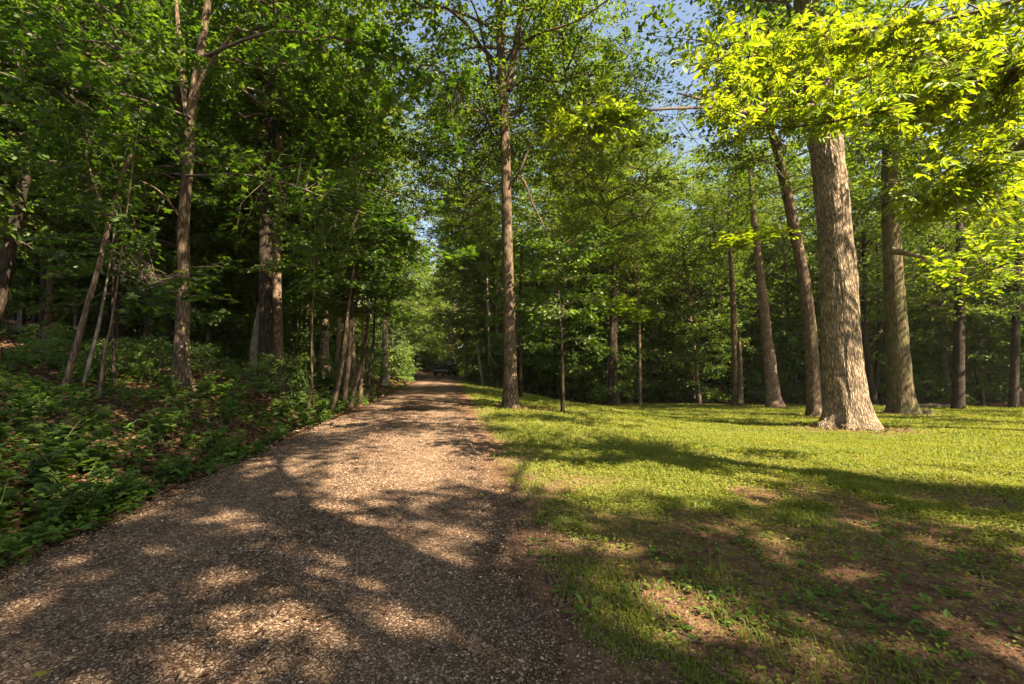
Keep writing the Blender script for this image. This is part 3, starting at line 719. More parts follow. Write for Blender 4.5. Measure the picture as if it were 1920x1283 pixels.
def hero(name, label, path, D, mat, top=17, sides=18, n=110, base=None, amp=0.0, group=None, crown=None, limbs=(), flare=1.0, relief=None, cat='tree'):
    """path = [(px, py, width in px) from the foot up]; D = distance in metres, or None to stand it where its foot meets the ground"""
    if D is None:
        hit = on_ground(path[0][0], path[0][1]); D = hit[1]
    pts = [P(a, b, D) for a, b, _ in path]; rad = [wpx / F * D / 2 * math.cos(math.atan((a_ - 960) / F)) for a_, _, wpx in path]
    g0 = float(ground_z(pts[0][0], pts[0][1]))
    foot = np.array([pts[0][0], pts[0][1], g0])
    if pts[0][2] > g0 + .25:
        dirn = pts[0] - pts[1]; k = (g0 - pts[0][2]) / min(dirn[2], -.05)
        foot = pts[0] + dirn * k; foot[2] = g0
        pts.insert(0, foot.copy()); rad.insert(0, rad[0] * 1.25)
    pts.insert(0, foot + np.array([0, 0, -.35])); rad.insert(0, rad[0] * 1.25)
    d = pts[-1] - pts[-2]; d /= np.linalg.norm(d); d = (d + np.array([0, 0, .6])); d /= np.linalg.norm(d)
    if pts[-1][2] < top - 1:
        L = (top - pts[-1][2]) / d[2]
        pts += [pts[-1] + d * L * .5, pts[-1] + d * L]; r = rad[-1]; rad += [r * .7, r * .2]
    t = thing(name, label, cat, tuple(foot), 0, group)
    pts = [p - foot for p in pts]
    mb = MB(); tube(mb, pts, rad, sides, n, 0, rough=.0 if relief else .14, bark=relief)
    link('trunk', mb.mesh('trunk', [mat]), t)
    for lb in limbs:   # limb: [(px, py, width, depth)]
        m2 = MB(); tube(m2, [P(a, b, dd) - foot for a, b, _, dd in lb], [w_ / F * dd / 2 for _, _, w_, dd in lb], 8, 24, 0, rough=.2)
        link('limb', m2.mesh('limb', [mat]), t)
    for (ck, v, zc, s, dx, dy) in (crown or ()):
        xx = np.interp(zc, [p[2] for p in pts], [p[0] for p in pts]); yy = np.interp(zc, [p[2] for p in pts], [p[1] for p in pts])
        link('crown', CR[ck][v], t, loc=(xx + dx, yy + dy, zc), rot=(0, 0, random.random() * 6.28), scale=(s, s, s), kind='stuff')
    return t, foot

def build_heroes():
    hero('tree', 'stout sunlit tree with deeply ridged pale bark and flared foot, largest trunk on the lawn',
         [(1586, 803, 128), (1586, 792, 112), (1585, 770, 96), (1582, 720, 84), (1577, 620, 77), (1570, 500, 73), (1561, 390, 70), (1548, 270, 66), (1535, 180, 60), (1512, 0, 54)],
         None, M['bark_hick'], 19, 180, 520, relief=bark_relief(.045, 2.2, .6, 77), crown=[('mid', 0, 10.5, 1.0, 0, 1), ('mid', 1, 12.5, .9, 2, 3)],
         limbs=[[(1530, 205, 20, 12.8), (1470, 200, 14, 12.3), (1400, 212, 10, 12.), (1330, 190, 6, 11.5), (1270, 175, 3, 11)], [(1545, 190, 22, 12.9), (1600, 150, 15, 12.5), (1680, 120, 9, 12)]])
    hero('tree', 'thick mossy brown trunk behind and right of the ridged pale tree',
         [(1692, 778, 81.0), (1691, 765, 65.1), (1688, 735, 52.8), (1683, 650, 46.6), (1677, 550, 41.4), (1671, 430, 36.1), (1668, 300, 32.6), (1670, 120, 29.0)],
         None, M['bark_oak'], 19, 40, 200, relief=bark_relief(.018, 2, .6, 78), crown=[('mid', 1, 9.5, 1.0, 1, 1), ('sparse', 0, 8.5, 1.0, 4, 1)],
         limbs=[[(1672, 470, 14, 17.6), (1720, 480, 8, 17.2), (1800, 500, 5, 17), (1860, 505, 3, 17)]])
    hero('tree', 'bowed trunk curving left as it rises, just left of the ridged pale tree',
         [(1527, 782, 40.5), (1526, 760, 29.9), (1524, 690, 26.4), (1516, 590, 24.6), (1503, 500, 23.8), (1485, 410, 22.0), (1466, 320, 19.4), (1442, 225, 15.0), (1420, 120, 12.3)],
         None, M['bark_brown'], 15, 20, 120, crown=[('sparse', 1, 9.0, .9, 0, 0), ('sparse', 1, 9.0, .8, -4, 7), ('far', 0, 9.5, .6, -6.5, 10)])
    hero('tree', 'slim sunlit pinkish trunk leaning left at the wood edge behind the lawn',
         [(1452, 758, 37.7), (1449, 740, 28.7), (1441, 660, 23.0), (1431, 570, 18.9), (1421, 480, 14.8), (1412, 400, 11.5), (1405, 300, 8.2)],
         26, M['bark_red'], 15, 18, 100, crown=[('sparse', 0, 10, .7, 0, 2)])
    hero('tree', 'narrow straight trunk with a second stem at its foot, left of the pinkish trunk',
         [(1381, 757, 22.1), (1380, 740, 16.1), (1377, 640, 12.8), (1374, 560, 11.0), (1370, 480, 8.5), (1368, 400, 6.8)],
         28, M['bark_brown'], 14, 14, 80, crown=[('sparse', 1, 8.5, .65, 0, 2)],
         limbs=[[(1386, 758, 14, 27.8), (1388, 700, 9, 27.8), (1386, 640, 6, 27.8)]])
    hero('tree', 'tall straight trunk standing on the grass beside the driveway, alone in the middle',
         [(957, 780, 42.8), (957, 765, 33.5), (957, 720, 27.0), (956, 640, 24.2), (954, 560, 22.3), (951, 440, 20.5), (949, 330, 19.5), (945, 200, 18.6), (940, 120, 17.7)],
         13.6, M['bark_brown'], 17, 30, 180, relief=bark_relief(.010, 2, .8, 79),
         crown=[('sparse', 0, 8.2, .95, -.3, .6), ('sparse', 1, 6.4, .55, -1.3, 1.6), ('sparse', 0, 9.0, .7, 2.2, 2.0), ('sparse', 1, 9.0, .6, 3.2, 4.5), ('sparse', 1, 7.0, .8, 4.5, 7.0), ('sparse', 0, 7.5, .8, -2.0, 6.5)],
         limbs=[[(952, 170, 15, 13.6), (966, 90, 12, 13.4), (982, 0, 10, 13.2), (1000, -80, 7, 13)],
                [(962, 340, 6.5, 13.5), (972, 330, 5.5, 13.4), (985, 345, 5, 13.3), (1000, 385, 4, 13.2), (1022, 430, 3, 13), (1040, 480, 2, 13), (1062, 530, 1.2, 13)],
                [(960, 340, 5, 13.5), (975, 320, 4, 13.2), (1005, 250, 3, 13), (1040, 210, 2, 12.6)],
                [(968, 90, 7, 13.4), (1010, 65, 5, 13), (1080, 40, 4, 12.6), (1140, 0, 3, 12.4)]])
    hero('tree', 'dark slender trunk close behind the tall straight trunk', [(977, 753, 9), (976, 700, 7), (975, 600, 6), (978, 480, 5)], 22, M['bark_dark'], 9, 8, 40, crown=[('sapling', 0, 3.0, 1.3, 0, 0)])
    t, f = hero('sapling', 'thin dark sapling with spreading leafy crown on the lawn right of the tall trunk',
         [(1055, 780, 9), (1055, 720, 7), (1053, 650, 6), (1050, 590, 5), (1046, 540, 4), (1040, 480, 3)], 13.2, M['bark_dark'], 6, 8, 40,
         crown=[('sapling', 1, 1.9, .95, .1, 0)], limbs=[[(1052, 640, 3, 13.2), (1070, 600, 2.4, 13.2), (1085, 560, 1.5, 13.1)]], cat='sapling')
    hero('tree', 'vine-clad double trunk at the wood edge behind the thin dark sapling', [(1150, 742, 22.5), (1150, 720, 16.5), (1151, 640, 13.5), (1152, 560, 11.2), (1150, 480, 7.5)], 29, M['bark_dark'], 14, 14, 70,
         crown=[('mid', 1, 6.5, .9, 0, 1)], limbs=[[(1144, 740, 10, 28.6), (1146, 640, 8, 28.6), (1150, 560, 6, 28.6)]])
    # ---- left of the driveway
    hero('tree', 'lean mottled maple trunk rising the full height at left, thin prop stem at its foot',
         [(334, 742, 46.8), (336, 715, 36.0), (342, 620, 29.7), (345, 520, 26.1), (344, 430, 24.3), (352, 320, 22.5), (358, 220, 21.6), (372, 120, 18.9), (388, 20, 15.3)],
         10, M['bark_brown'], 14, 22, 140, relief=bark_relief(.010, 2, .7, 80), crown=[('maple', 0, 5.2, .75, -2.0, 2.2), ('maple', 1, 7.8, .95, .2, 2.4)],
         limbs=[[(366, 738, 7, 9.8), (354, 690, 6, 9.8), (349, 640, 5, 9.9)], [(356, 245, 12, 10), (345, 180, 11, 10), (338, 100, 9, 10), (330, 0, 7, 10)],
                [(357, 190, 8, 9.8), (400, 110, 6, 9.6), (450, 50, 4, 9.4)], [(346, 420, 6, 9.9), (300, 360, 4, 9.6), (240, 330, 3, 9.2)]])
    hero('tree', 'slim forked trunk leaning hard to the right at the far left bank',
         [(103, 800, 17), (118, 740, 15), (140, 660, 14), (165, 570, 13), (188, 490, 12), (206, 415, 11), (226, 340, 9), (245, 290, 7)],
         7.6, M['bark_brown'], 6.2, 12, 90, crown=[('sapling', 0, 4.6, .85, -.7, .3)], limbs=[[(206, 415, 8, 7.6), (186, 370, 6, 7.6), (170, 320, 5, 7.6), (160, 280, 3, 7.6)]])
    hero('sapling', 'thin leaning sapling just right of the slim forked trunk', [(140, 770, 10), (158, 715, 9), (178, 640, 8), (192, 575, 6), (205, 500, 4)], 8.2, M['bark_grey'], 6, 8, 40, crown=[('sapling', 1, 3.4, .55, -.7, .2)], cat='sapling')
    hero('sapling', 'second thin crooked sapling between the forked trunk and the mottled maple', [(172, 790, 8), (188, 725, 8), (196, 660, 7), (208, 610, 6), (222, 520, 4)], 7.4, M['bark_brown'], 6, 8, 40, crown=[('sapling', 0, 3.2, .5, -.9, .2)], cat='sapling')
    hero('sapling', 'straight dark pole left of the mottled maple', [(214, 745, 8), (213, 680, 7), (211, 600, 6), (215, 450, 4)], 9, M['bark_dark'], 7, 8, 40, crown=[('sapling', 1, 3.6, .6, -.8, .3)], cat='sapling')
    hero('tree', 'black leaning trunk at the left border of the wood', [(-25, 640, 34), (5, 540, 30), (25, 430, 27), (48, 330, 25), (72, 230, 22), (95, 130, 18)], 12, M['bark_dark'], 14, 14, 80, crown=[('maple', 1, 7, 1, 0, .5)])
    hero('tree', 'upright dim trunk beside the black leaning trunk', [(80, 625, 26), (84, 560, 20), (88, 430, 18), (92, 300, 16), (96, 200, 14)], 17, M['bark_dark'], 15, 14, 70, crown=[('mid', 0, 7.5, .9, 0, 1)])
    hero('tree', 'pale thin straight trunk deep in the wood at left', [(143, 590, 10), (144, 520, 8), (147, 440, 7), (149, 380, 5)], 24, M['bark_grey'], 13, 10, 50, crown=[('mid', 2, 8.5, .9, 0, 1)])
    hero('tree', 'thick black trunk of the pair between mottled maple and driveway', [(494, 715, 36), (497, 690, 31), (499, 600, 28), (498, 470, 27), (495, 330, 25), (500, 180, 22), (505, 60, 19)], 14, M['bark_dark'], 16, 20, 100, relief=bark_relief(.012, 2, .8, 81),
         crown=[('maple', 0, 6.0, .9, .5, 1.6), ('mid', 1, 9.5, .9, 0, 1.5)])
    hero('tree', 'brown sun-flecked trunk of the pair, right beside the thick black one', [(522, 700, 24), (521, 640, 21), (519, 540, 19), (519, 430, 18), (522, 330, 17), (526, 180, 15), (530, 60, 12)], 14.6, M['bark_red'], 16, 16, 100,
         crown=[('mid', 2, 8.5, .9, .3, 1)], limbs=[[(524, 330, 7, 14.5), (500, 250, 5, 14.3), (488, 190, 4, 14)]])
    hero('tree', 'shaggy-barked trunk with a splayed foot at the back of the left wood', [(608, 680, 30), (608, 660, 20), (610, 600, 15), (611, 540, 14), (612, 440, 12)], 22, M['bark_hick'], 15, 16, 80, relief=bark_relief(.02, 2, 1.2, 82), crown=[('mid', 0, 7.5, .9, 0, 1)])
    hero('tree', 'smooth grey trunk near the driveway in front of the far thicket', [(721, 690, 14), (722, 660, 11), (722, 600, 10), (723, 500, 8)], 25, M['bark_grey'], 14, 12, 60, crown=[('mid', 1, 7, .9, -.5, 1)])
    # clump of thin poles by the drive
    for k, (a, b, c, d, wd, D) in enumerate([(628, 752, 652, 590, 7, 12.5), (646, 748, 660, 560, 8, 12.8), (664, 735, 690, 600, 7, 13.5), (676, 738, 680, 610, 6, 14), (690, 725, 702, 590, 5, 15), (585, 735, 582, 600, 5, 12), (579, 760, 584, 660, 3.5, 11)]):
        hero('pole_tree', ['mossy leftmost pole of the thin stems beside the driveway', 'stoutest pole of the thin stems beside the driveway', 'right-leaning pole of the thin stems beside the driveway', 'dark upright pole among the thin stems beside the driveway', 'slightest pole nearest the road among the thin stems', 'single thin stem left of the stems beside the driveway', 'spindly yellowish stem standing in the bank plants'][k],
             [(a, b, wd * 1.3), ((a + c) / 2 + 3, (b + d) / 2, wd), (c, d, wd * .8), (c + (c - a) * .5, d - 90, wd * .5)], D, M['bark_brown' if k % 3 == 0 else 'bark_dark'], 6.5, 8, 36, crown=[('sapling', k % 2, 3.0, .85, 0, .3)] if k < 6 else None, group='thin stems beside the driveway', cat='sapling')
    # ---- far middle and right
    hero('tree', 'bare pale pole leaning left at the far end of the lawn', [(904, 718, 5), (899, 680, 4), (894, 645, 3)], 36, M['bark_grey'], 4.8, 6, 20)
    hero('tree', 'left of two pale thin trunks behind the tall straight trunk', [(922, 722, 8), (919, 680, 6), (916, 620, 5), (914, 560, 4)], 38, M['bark_grey'], 14, 8, 40, crown=[('far', 0, 5, .7, 0, 2), ('far', 1, 10, .8, -2, 0)])
    hero('tree', 'right of two pale thin trunks behind the tall straight trunk', [(930, 722, 6), (931, 660, 5), (931, 600, 4)], 38.5, M['bark_grey'], 12, 8, 40, crown=[('far', 1, 5.2, .65, 0, 2)])
    hero('tree', 'pale lit thin trunk standing in the leafy wall above the lawn', [(1200, 745, 8), (1199, 640, 6), (1197, 560, 6), (1196, 480, 5)], 30, M['bark_red'], 15, 8, 50, crown=[('mid', 1, 10, .9, 0, 1)])
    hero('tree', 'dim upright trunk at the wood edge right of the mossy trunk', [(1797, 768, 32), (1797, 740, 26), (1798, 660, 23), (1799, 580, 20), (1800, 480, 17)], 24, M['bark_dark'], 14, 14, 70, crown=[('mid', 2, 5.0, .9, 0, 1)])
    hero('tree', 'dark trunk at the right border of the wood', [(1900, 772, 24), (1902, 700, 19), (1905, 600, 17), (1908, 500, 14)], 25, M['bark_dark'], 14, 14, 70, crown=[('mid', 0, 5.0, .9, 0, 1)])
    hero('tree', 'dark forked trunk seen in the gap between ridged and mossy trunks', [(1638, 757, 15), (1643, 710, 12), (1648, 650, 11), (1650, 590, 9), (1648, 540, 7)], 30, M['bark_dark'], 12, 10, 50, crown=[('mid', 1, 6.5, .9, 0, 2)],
         limbs=[[(1646, 660, 8, 30), (1656, 625, 7, 30), (1664, 590, 6, 30)]])

# ------------------------------------------------------------------ boughs with leaves one can pick out
def bough(t, foot, limbs, regions, tpl, size, leafmat, n_obj, variants=4, per_twig=9, mat_b='twig', stretch=.55, hang=-.25, jit=.05):
    """limbs: world polylines with radii; regions: (cx, cy, rx, ry, D0, D1, twigs) in photo pixels, twigs end inside them"""
    g = rng
    lm = []
    for pts, r0, r1 in limbs:
        m2 = MB(); q, _ = smooth_path(pts, np.linspace(r0, r1, len(pts)), 30)
        tube(m2, [p - foot for p in pts], np.linspace(r0, r1, len(pts)), 7, 30, 0, rough=.2)
        link('limb', m2.mesh('limb', [M[mat_b]]), t); lm.append(q)
    lm = np.vstack(lm)
    pos, dr, up = [], [], []
    mt = MB()
    for (cx, cy, rx, ry, D0, D1, n) in regions:
        for _ in range(n):
            a = g.random() * 6.283; r = math.sqrt(g.random())
            tip = P(cx + rx * r * math.cos(a), cy + ry * r * math.sin(a), D0 + (D1 - D0) * g.random())
            k = np.argmin(np.linalg.norm(lm - tip, axis=1) + .15 * g.random(len(lm))); b = lm[k]
            L = np.linalg.norm(tip - b); mid = (b + tip) / 2 + np.array([0, 0, .10 * L]) + g.normal(0, .05 * L, 3)
            tube(mt, [b - foot, mid - foot, tip - foot], [.006 + .003 * L, .005, .0025], 4, 8, 0)
            q, _ = smooth_path([b, mid, tip], [1, 1, 1], 30)
            reach = min(1.0, stretch / max(L, .01) + .25)
            for i in range(per_twig):
                f = 1 - reach * (i + .5 * g.random()) / per_twig; c = q[int(np.clip(f * 29, 0, 29))]
                d = tip - b; d[2] *= .4; d /= max(np.linalg.norm(d), 1e-6)
                yaw = math.atan2(d[1], d[0]) + ((1 if i % 2 else -1) * R(35 + 40 * g.random()) if i else 0)
                pos.append(c + g.normal(0, jit, 3)); dr.append([math.cos(yaw), math.sin(yaw), hang + g.normal(0, .32)]); up.append([g.normal(0, .45), g.normal(0, .45), 1])
    if mt.n: link('twigs', mt.mesh('twigs', [M['twig']]), t, kind='stuff')
    pos = np.array(pos); dr = np.array(dr); up = np.array(up); N = len(pos)
    sz = size * (.5 + .8 * g.random(N))
    dist = np.linalg.norm(pos - CAM, axis=1) / sz
    inside = np.array([(-20 < px_of(p)[0] < 1940) and (-20 < px_of(p)[1] < 1300) for p in pos])
    order = np.argsort(dist + 1e6 * (~inside)); big = order[:n_obj]; rest = order[n_obj:]
    vm = []
    for v in range(variants):
        m3 = MB(); V, T = tpl; m3.add(V + g.normal(0, .012, V.shape), T, tint=np.full(len(V), (v + .5) / variants)); vm.append(m3.mesh('leaf', [leafmat], smooth=False))
    x, y, z = frames(dr, up)
    from mathutils import Matrix
    for k in big:
        o = link('leaf', vm[int(g.integers(variants))], t)
        mtx = Matrix(((x[k][0], y[k][0], z[k][0]), (x[k][1], y[k][1], z[k][1]), (x[k][2], y[k][2], z[k][2])))
        o.rotation_euler = mtx.to_euler(); o.location = pos[k] - foot; o.scale = (sz[k],) * 3
    if len(rest):
        m4 = MB(); scatter(m4, tpl, pos[rest] - foot, dr[rest], up[rest], sz[rest]); link('crown', m4.mesh('crown', [leafmat], smooth=False), t, kind='stuff')

def build_boughs():
    # hickory standing just outside the right border; its low boughs fill the upper right corner
    f = np.array([10.4, 0.1, float(ground_z(10.4, 0.1))])
    t = thing('hickory_tree', 'hickory reaching in from the right with large bright yellow-green compound leaves', 'tree', tuple(f))
    mb = MB(); tube(mb, [(0, 0, -.3), (0, 0, .3), (0, .1, 4), (-.1, .2, 8), (-.2, .1, 13)], [.60, .46, .40, .30, .10], 16, 60, 0, rough=.15); link('trunk', mb.mesh('trunk', [M['bark_hick']]), t)
    tr = lambda z: f + np.array([-.05, .1, z])
    limbs = [([tr(5.0), P(2300, -60, 3.2), P(1950, -10, 4.0), P(1760, 40, 4.2), P(1560, 60, 4.4), P(1400, 95, 4.6), P(1290, 140, 4.7)], .030, .005),
             ([tr(4.6), P(2300, 60, 3.0), P(1930, 120, 3.9), P(1760, 180, 3.9), P(1620, 215, 4.0), P(1480, 240, 4.3), P(1350, 220, 4.4)], .026, .005),
             ([tr(4.0), P(2300, 200, 3.0), P(1960, 250, 3.8), P(1840, 320, 4.0), P(1740, 390, 4.3)], .03, .005),
             ([tr(3.4), P(2300, 420, 4.0), P(2000, 470, 4.6), P(1900, 490, 5.2), P(1800, 530, 5.6)], .028, .005)]
    regions = [(1500, 90, 210, 80, 3.9, 5.0, 34), (1420, 170, 150, 95, 3.9, 4.9, 26), (1640, 160, 190, 105, 3.7, 4.7, 36), (1800, 90, 170, 120, 3.7, 4.7, 36),
               (1800, 260, 150, 80, 3.7, 4.6, 28), (1760, 350, 110, 70, 4.0, 4.7, 22), (1880, 340, 80, 90, 3.9, 4.6, 16)]
    bough(t, f, limbs, regions, T_compound(5), .145, M['hickory'], 300, per_twig=11, hang=-.28, stretch=.9, jit=.06)
    bough_small(t, f, [(1830, 510, 115, 60, 5.0, 6.2, 30), (1850, 460, 90, 40, 5.0, 6.2, 16)], limbs[3][0], T_oval(.28), .085, M['hickory'])
    bough_small(t, f, [(1540, 110, 260, 90, 5.0, 6.6, 70), (1800, 120, 150, 110, 4.6, 6.2, 50), (1790, 300, 130, 90, 4.6, 6.0, 40)], limbs[1][0], T_oval(.20), .12, M['hickory'], 16)
    # bare hanging twigs left of that bough
    m2 = MB()
    for pts in ([(1300, 150), (1270, 215), (1285, 255), (1330, 262)], [(1275, 225), (1300, 260), (1322, 290), (1325, 350)], [(1285, 215), (1345, 210), (1385, 200)], [(1322, 300), (1305, 322), (1312, 345)]):
        tube(m2, [P(a, b, 4.8) - f for a, b in pts], [.006, .0045, .003, .0015][:len(pts)], 4, 14, 0)
    link('bare_twigs', m2.mesh('bare_twigs', [M['bark_grey']]), t, kind='stuff')
    # young hickory behind, its lit bough hanging in front of the blue gap
    f = on_ground(1300, 800); f = np.array([4.9, 10.0, float(ground_z(4.9, 10.0))])
    return

def bough_small(t, foot, regions, limb, tpl, size, mat, per=16):
    mt = MB(); g = rng; q0, _ = smooth_path(limb, [1] * len(limb), 30); mb = MB(); pos = []; dr = []; up = []
    for (cx, cy, rx, ry, D0, D1, n) in regions:
        for _ in range(n):
            a = g.random() * 6.283; r = math.sqrt(g.random()); tip = P(cx + rx * r * math.cos(a), cy + ry * r * math.sin(a), D0 + (D1 - D0) * g.random())
            b = q0[np.argmin(np.linalg.norm(q0 - tip, axis=1))]; mid = (b + tip) / 2 + np.array([0, 0, .06])
            tube(mb, [b - foot, mid - foot, tip - foot], [.006, .004, .002], 3, 6, 1)
            q, _ = smooth_path([b, mid, tip], [1, 1, 1], 30)
            for i in range(per):
                c = q[int(29 * (.3 + .7 * g.random()))]; yaw = g.random() * 6.28
                pos.append(c + g.normal(0, .04, 3)); dr.append([math.cos(yaw), math.sin(yaw), -.2 + g.normal(0, .2)]); up.append([g.normal(0, .25), g.normal(0, .25), 1])
    scatter(mb, tpl, np.array(pos) - foot, np.array(dr), np.array(up), size * (.7 + .5 * g.random(len(pos))))
    link('crown', mb.mesh('crown', [mat, M['twig']], smooth=False), t, kind='stuff')

def build_more_boughs():
    # lit bough in front of the blue gap, on a young tree between the tall trunk and the ridged tree
    f = np.array([6.0, 9.4, float(ground_z(6.0, 9.4))])
    # (its trunk is hidden by the bright bough, so it hangs from a limb of the ridged tree instead)
    root = [o for o in C.objects if o.get('label', '').startswith('stout sunlit tree')][0]
    f = np.array(root.location)
    lim = [P(1500, 190, 12.4), P(1380, 200, 11), P(1240, 205, 9.6), P(1120, 220, 9), P(1050, 240, 9)]
    bough(root, f, [(lim, .05, .008)], [(1110, 230, 90, 40, 8.6, 9.6, 22), (1180, 215, 60, 25, 8.6, 9.6, 8), (1085, 265, 60, 25, 8.6, 9.4, 8)], T_compound(5), .27, M['hickory'], 120, per_twig=10, hang=-.25)
    lim = [P(1530, 420, 12.7), P(1460, 430, 12), P(1400, 445, 12), P(1345, 465, 12)]
    bough_small(root, f, [(1420, 440, 75, 16, 11.4, 12.6, 26), (1370, 460, 40, 14, 11.4, 12.4, 12)], lim, T_oval(.26), .17, M['hickory'], 14)
    sap = [o for o in C.objects if o.get('label', '').startswith('vine-clad')][0]; f = np.array(sap.location)
    lim = [P(1150, 560, 28.5), P(1100, 560, 26), P(1170, 575, 26), P(1230, 600, 26)]
    bough_small(sap, f, [(1130, 560, 60, 14, 25, 27, 30), (1190, 590, 55, 12, 25, 27, 26)], lim, T_oval(.3), .30, M['hickory'], 14)
    # maple boughs over the driveway from the left
    mp = [o for o in C.objects if o.get('label', '').startswith('lean mottled maple')][0]; f = np.array(mp.location)
    l1 = [P(350, 330, 9.9), P(480, 330, 8.4), P(620, 375, 7.6), P(740, 430, 7.4), P(840, 490, 7.6)]
    l2 = [P(346, 520, 9.9), P(290, 530, 8.6), P(250, 560, 7.6)]
    l3 = [P(372, 110, 9.9), P(520, 60, 8.2), P(700, 90, 7.6), P(860, 150, 7.8)]
    l4 = [P(356, 220, 9.9), P(240, 180, 8), P(120, 170, 7), P(40, 140, 6.6)]
    bough(mp, f, [(l1, .03, .006), (l2, .02, .005), (l3, .04, .006), (l4, .035, .006)],
          [(720, 410, 90, 45, 6.8, 8.2, 18), (830, 490, 60, 40, 7, 8, 10), (630, 390, 80, 60, 6.8, 8.4, 14), (270, 580, 60, 50, 6.6, 8, 12), (430, 470, 45, 50, 7, 9, 8), (580, 470, 50, 40, 7, 9, 8),
           (780, 130, 120, 100, 7, 8.6, 26), (600, 70, 140, 80, 7, 8.6, 22), (120, 180, 130, 90, 5.8, 7.4, 26), (60, 60, 90, 70, 6, 7.4, 12), (430, 320, 45, 70, 7.4, 9, 12), (230, 420, 80, 80, 7, 9, 16), (120, 330, 130, 90, 6.4, 8.4, 18), (420, 540, 45, 35, 7.6, 9, 8), (600, 520, 60, 45, 7.6, 10, 10), (620, 280, 120, 90, 7.4, 9.4, 22), (60, 480, 80, 60, 7, 9, 10), (840, 320, 50, 60, 8, 9.6, 8)],
          T_maple(), .155, M['maple'], 300, per_twig=13)

# ------------------------------------------------------------------ lawn, litter, gravel
def vis_sample(n, y0, y1, xfun, power=1.0):
    """points on the ground, denser near the camera"""
    u = rng.random(n); y = y0 * (y1 / y0) ** (u ** power)
    x = (rng.random(n) * 2 - 1) * (1.18 * y + .6) if xfun is None else xfun(y)
    return x, y

def build_lawn():
    # blades
    N = 420000
    y = 1.3 * (34 / 1.3) ** (rng.random(N)); lo = road_right(y) - .35; hi = 1.2 * y + .8
    x = lo + (hi - lo) * rng.random(N)
    s = x - road_right(y)
    cov = lawn_mask(x, y) * np.clip(1.0 - bare(x, y) * 1.02, 0, 1)
    tuft = sstep(.45, .66, fbm(x * 2.6, y * 2.6, 61)); 
    edge = .6 * np.exp(-((s - .30) / .25) ** 2) * sstep(.48, .62, fbm(x * 2.2, y * 2.2, 63)) * (s > .0) * (y < 14)
    soft = sstep(5, 9, y); p = np.maximum(cov * (.35 + .65 * np.maximum(tuft, .8 * soft)), edge)
    k = rng.random(N) < p
    x, y, tuft = x[k], y[k], tuft[k]; n = len(x); z = ground_z(x, y)
    d = np.hypot(x, y)
    h = (.022 + .034 * rng.random(n) * (0.4 + tuft)) * (1 + d / 24); wd = (.0017 + .0016 * rng.random(n)) * (.8 + d / 6)
    az = rng.random(n) * 6.283; ln = .3 + .8 * rng.random(n)
    c, s_ = np.cos(az), np.sin(az)
    b = np.stack([x, y, z - .004], -1); px_ = np.stack([-s_, c, 0 * c], -1) * wd[:, None]
    m = b + np.stack([c * ln * h * .35, s_ * ln * h * .35, h * .62], -1); t = b + np.stack([c * ln * h, s_ * ln * h, h * (1.05 - .35 * ln)], -1)
    V = np.stack([b - px_, b + px_, m + px_ * .75, m - px_ * .75, t], 1).reshape(-1, 3)
    o = np.arange(n)[:, None] * 5
    mb = MB(); mb.add(V, o + np.array([[3, 2, 4]]), o + np.array([[0, 1, 2, 3]]), tint=np.repeat(np.clip(.45 + .28 * (fbm(x * .9, y * .9, 65) - .5) * 2 + rng.normal(0, .13, n), 0, 1), 5))
    link('lawn_grass', mb.mesh('lawn_grass', [M['grass']]), kind='stuff')
    # low broad leaves (clover, ground ivy) among the blades
    N = 230000
    y = 1.6 * (32 / 1.6) ** (rng.random(N)); lo = road_right(y) + .15; hi = 1.2 * y + .8
    x = lo + (hi - lo) * rng.random(N)
    p = lawn_mask(x, y) * np.clip(1.05 - bare(x, y), 0, 1) * (.25 + .75 * sstep(.40, .58, fbm(x * 1.1 + 3, y * 1.1, 67)))
    k = rng.random(N) < p; x, y = x[k], y[k]; n = len(x); d = np.hypot(x, y)
    pos = np.stack([x, y, ground_z(x, y) + .012 + .03 * rng.random(n)], -1); az = rng.random(n) * 6.283
    mb = MB(); scatter(mb, T_simple(), pos, np.stack([np.cos(az), np.sin(az), rng.normal(.12, .25, n)], -1), np.array([0, 0, 1]) + rng.normal(0, .22, (n, 3)), (.016 + .018 * rng.random(n)) * (.8 + d / 16), tint=np.clip(rng.normal(.46, .14, n), 0, 1))
    link('lawn_clover', mb.mesh('lawn_clover', [M['grass']], smooth=False), kind='stuff')

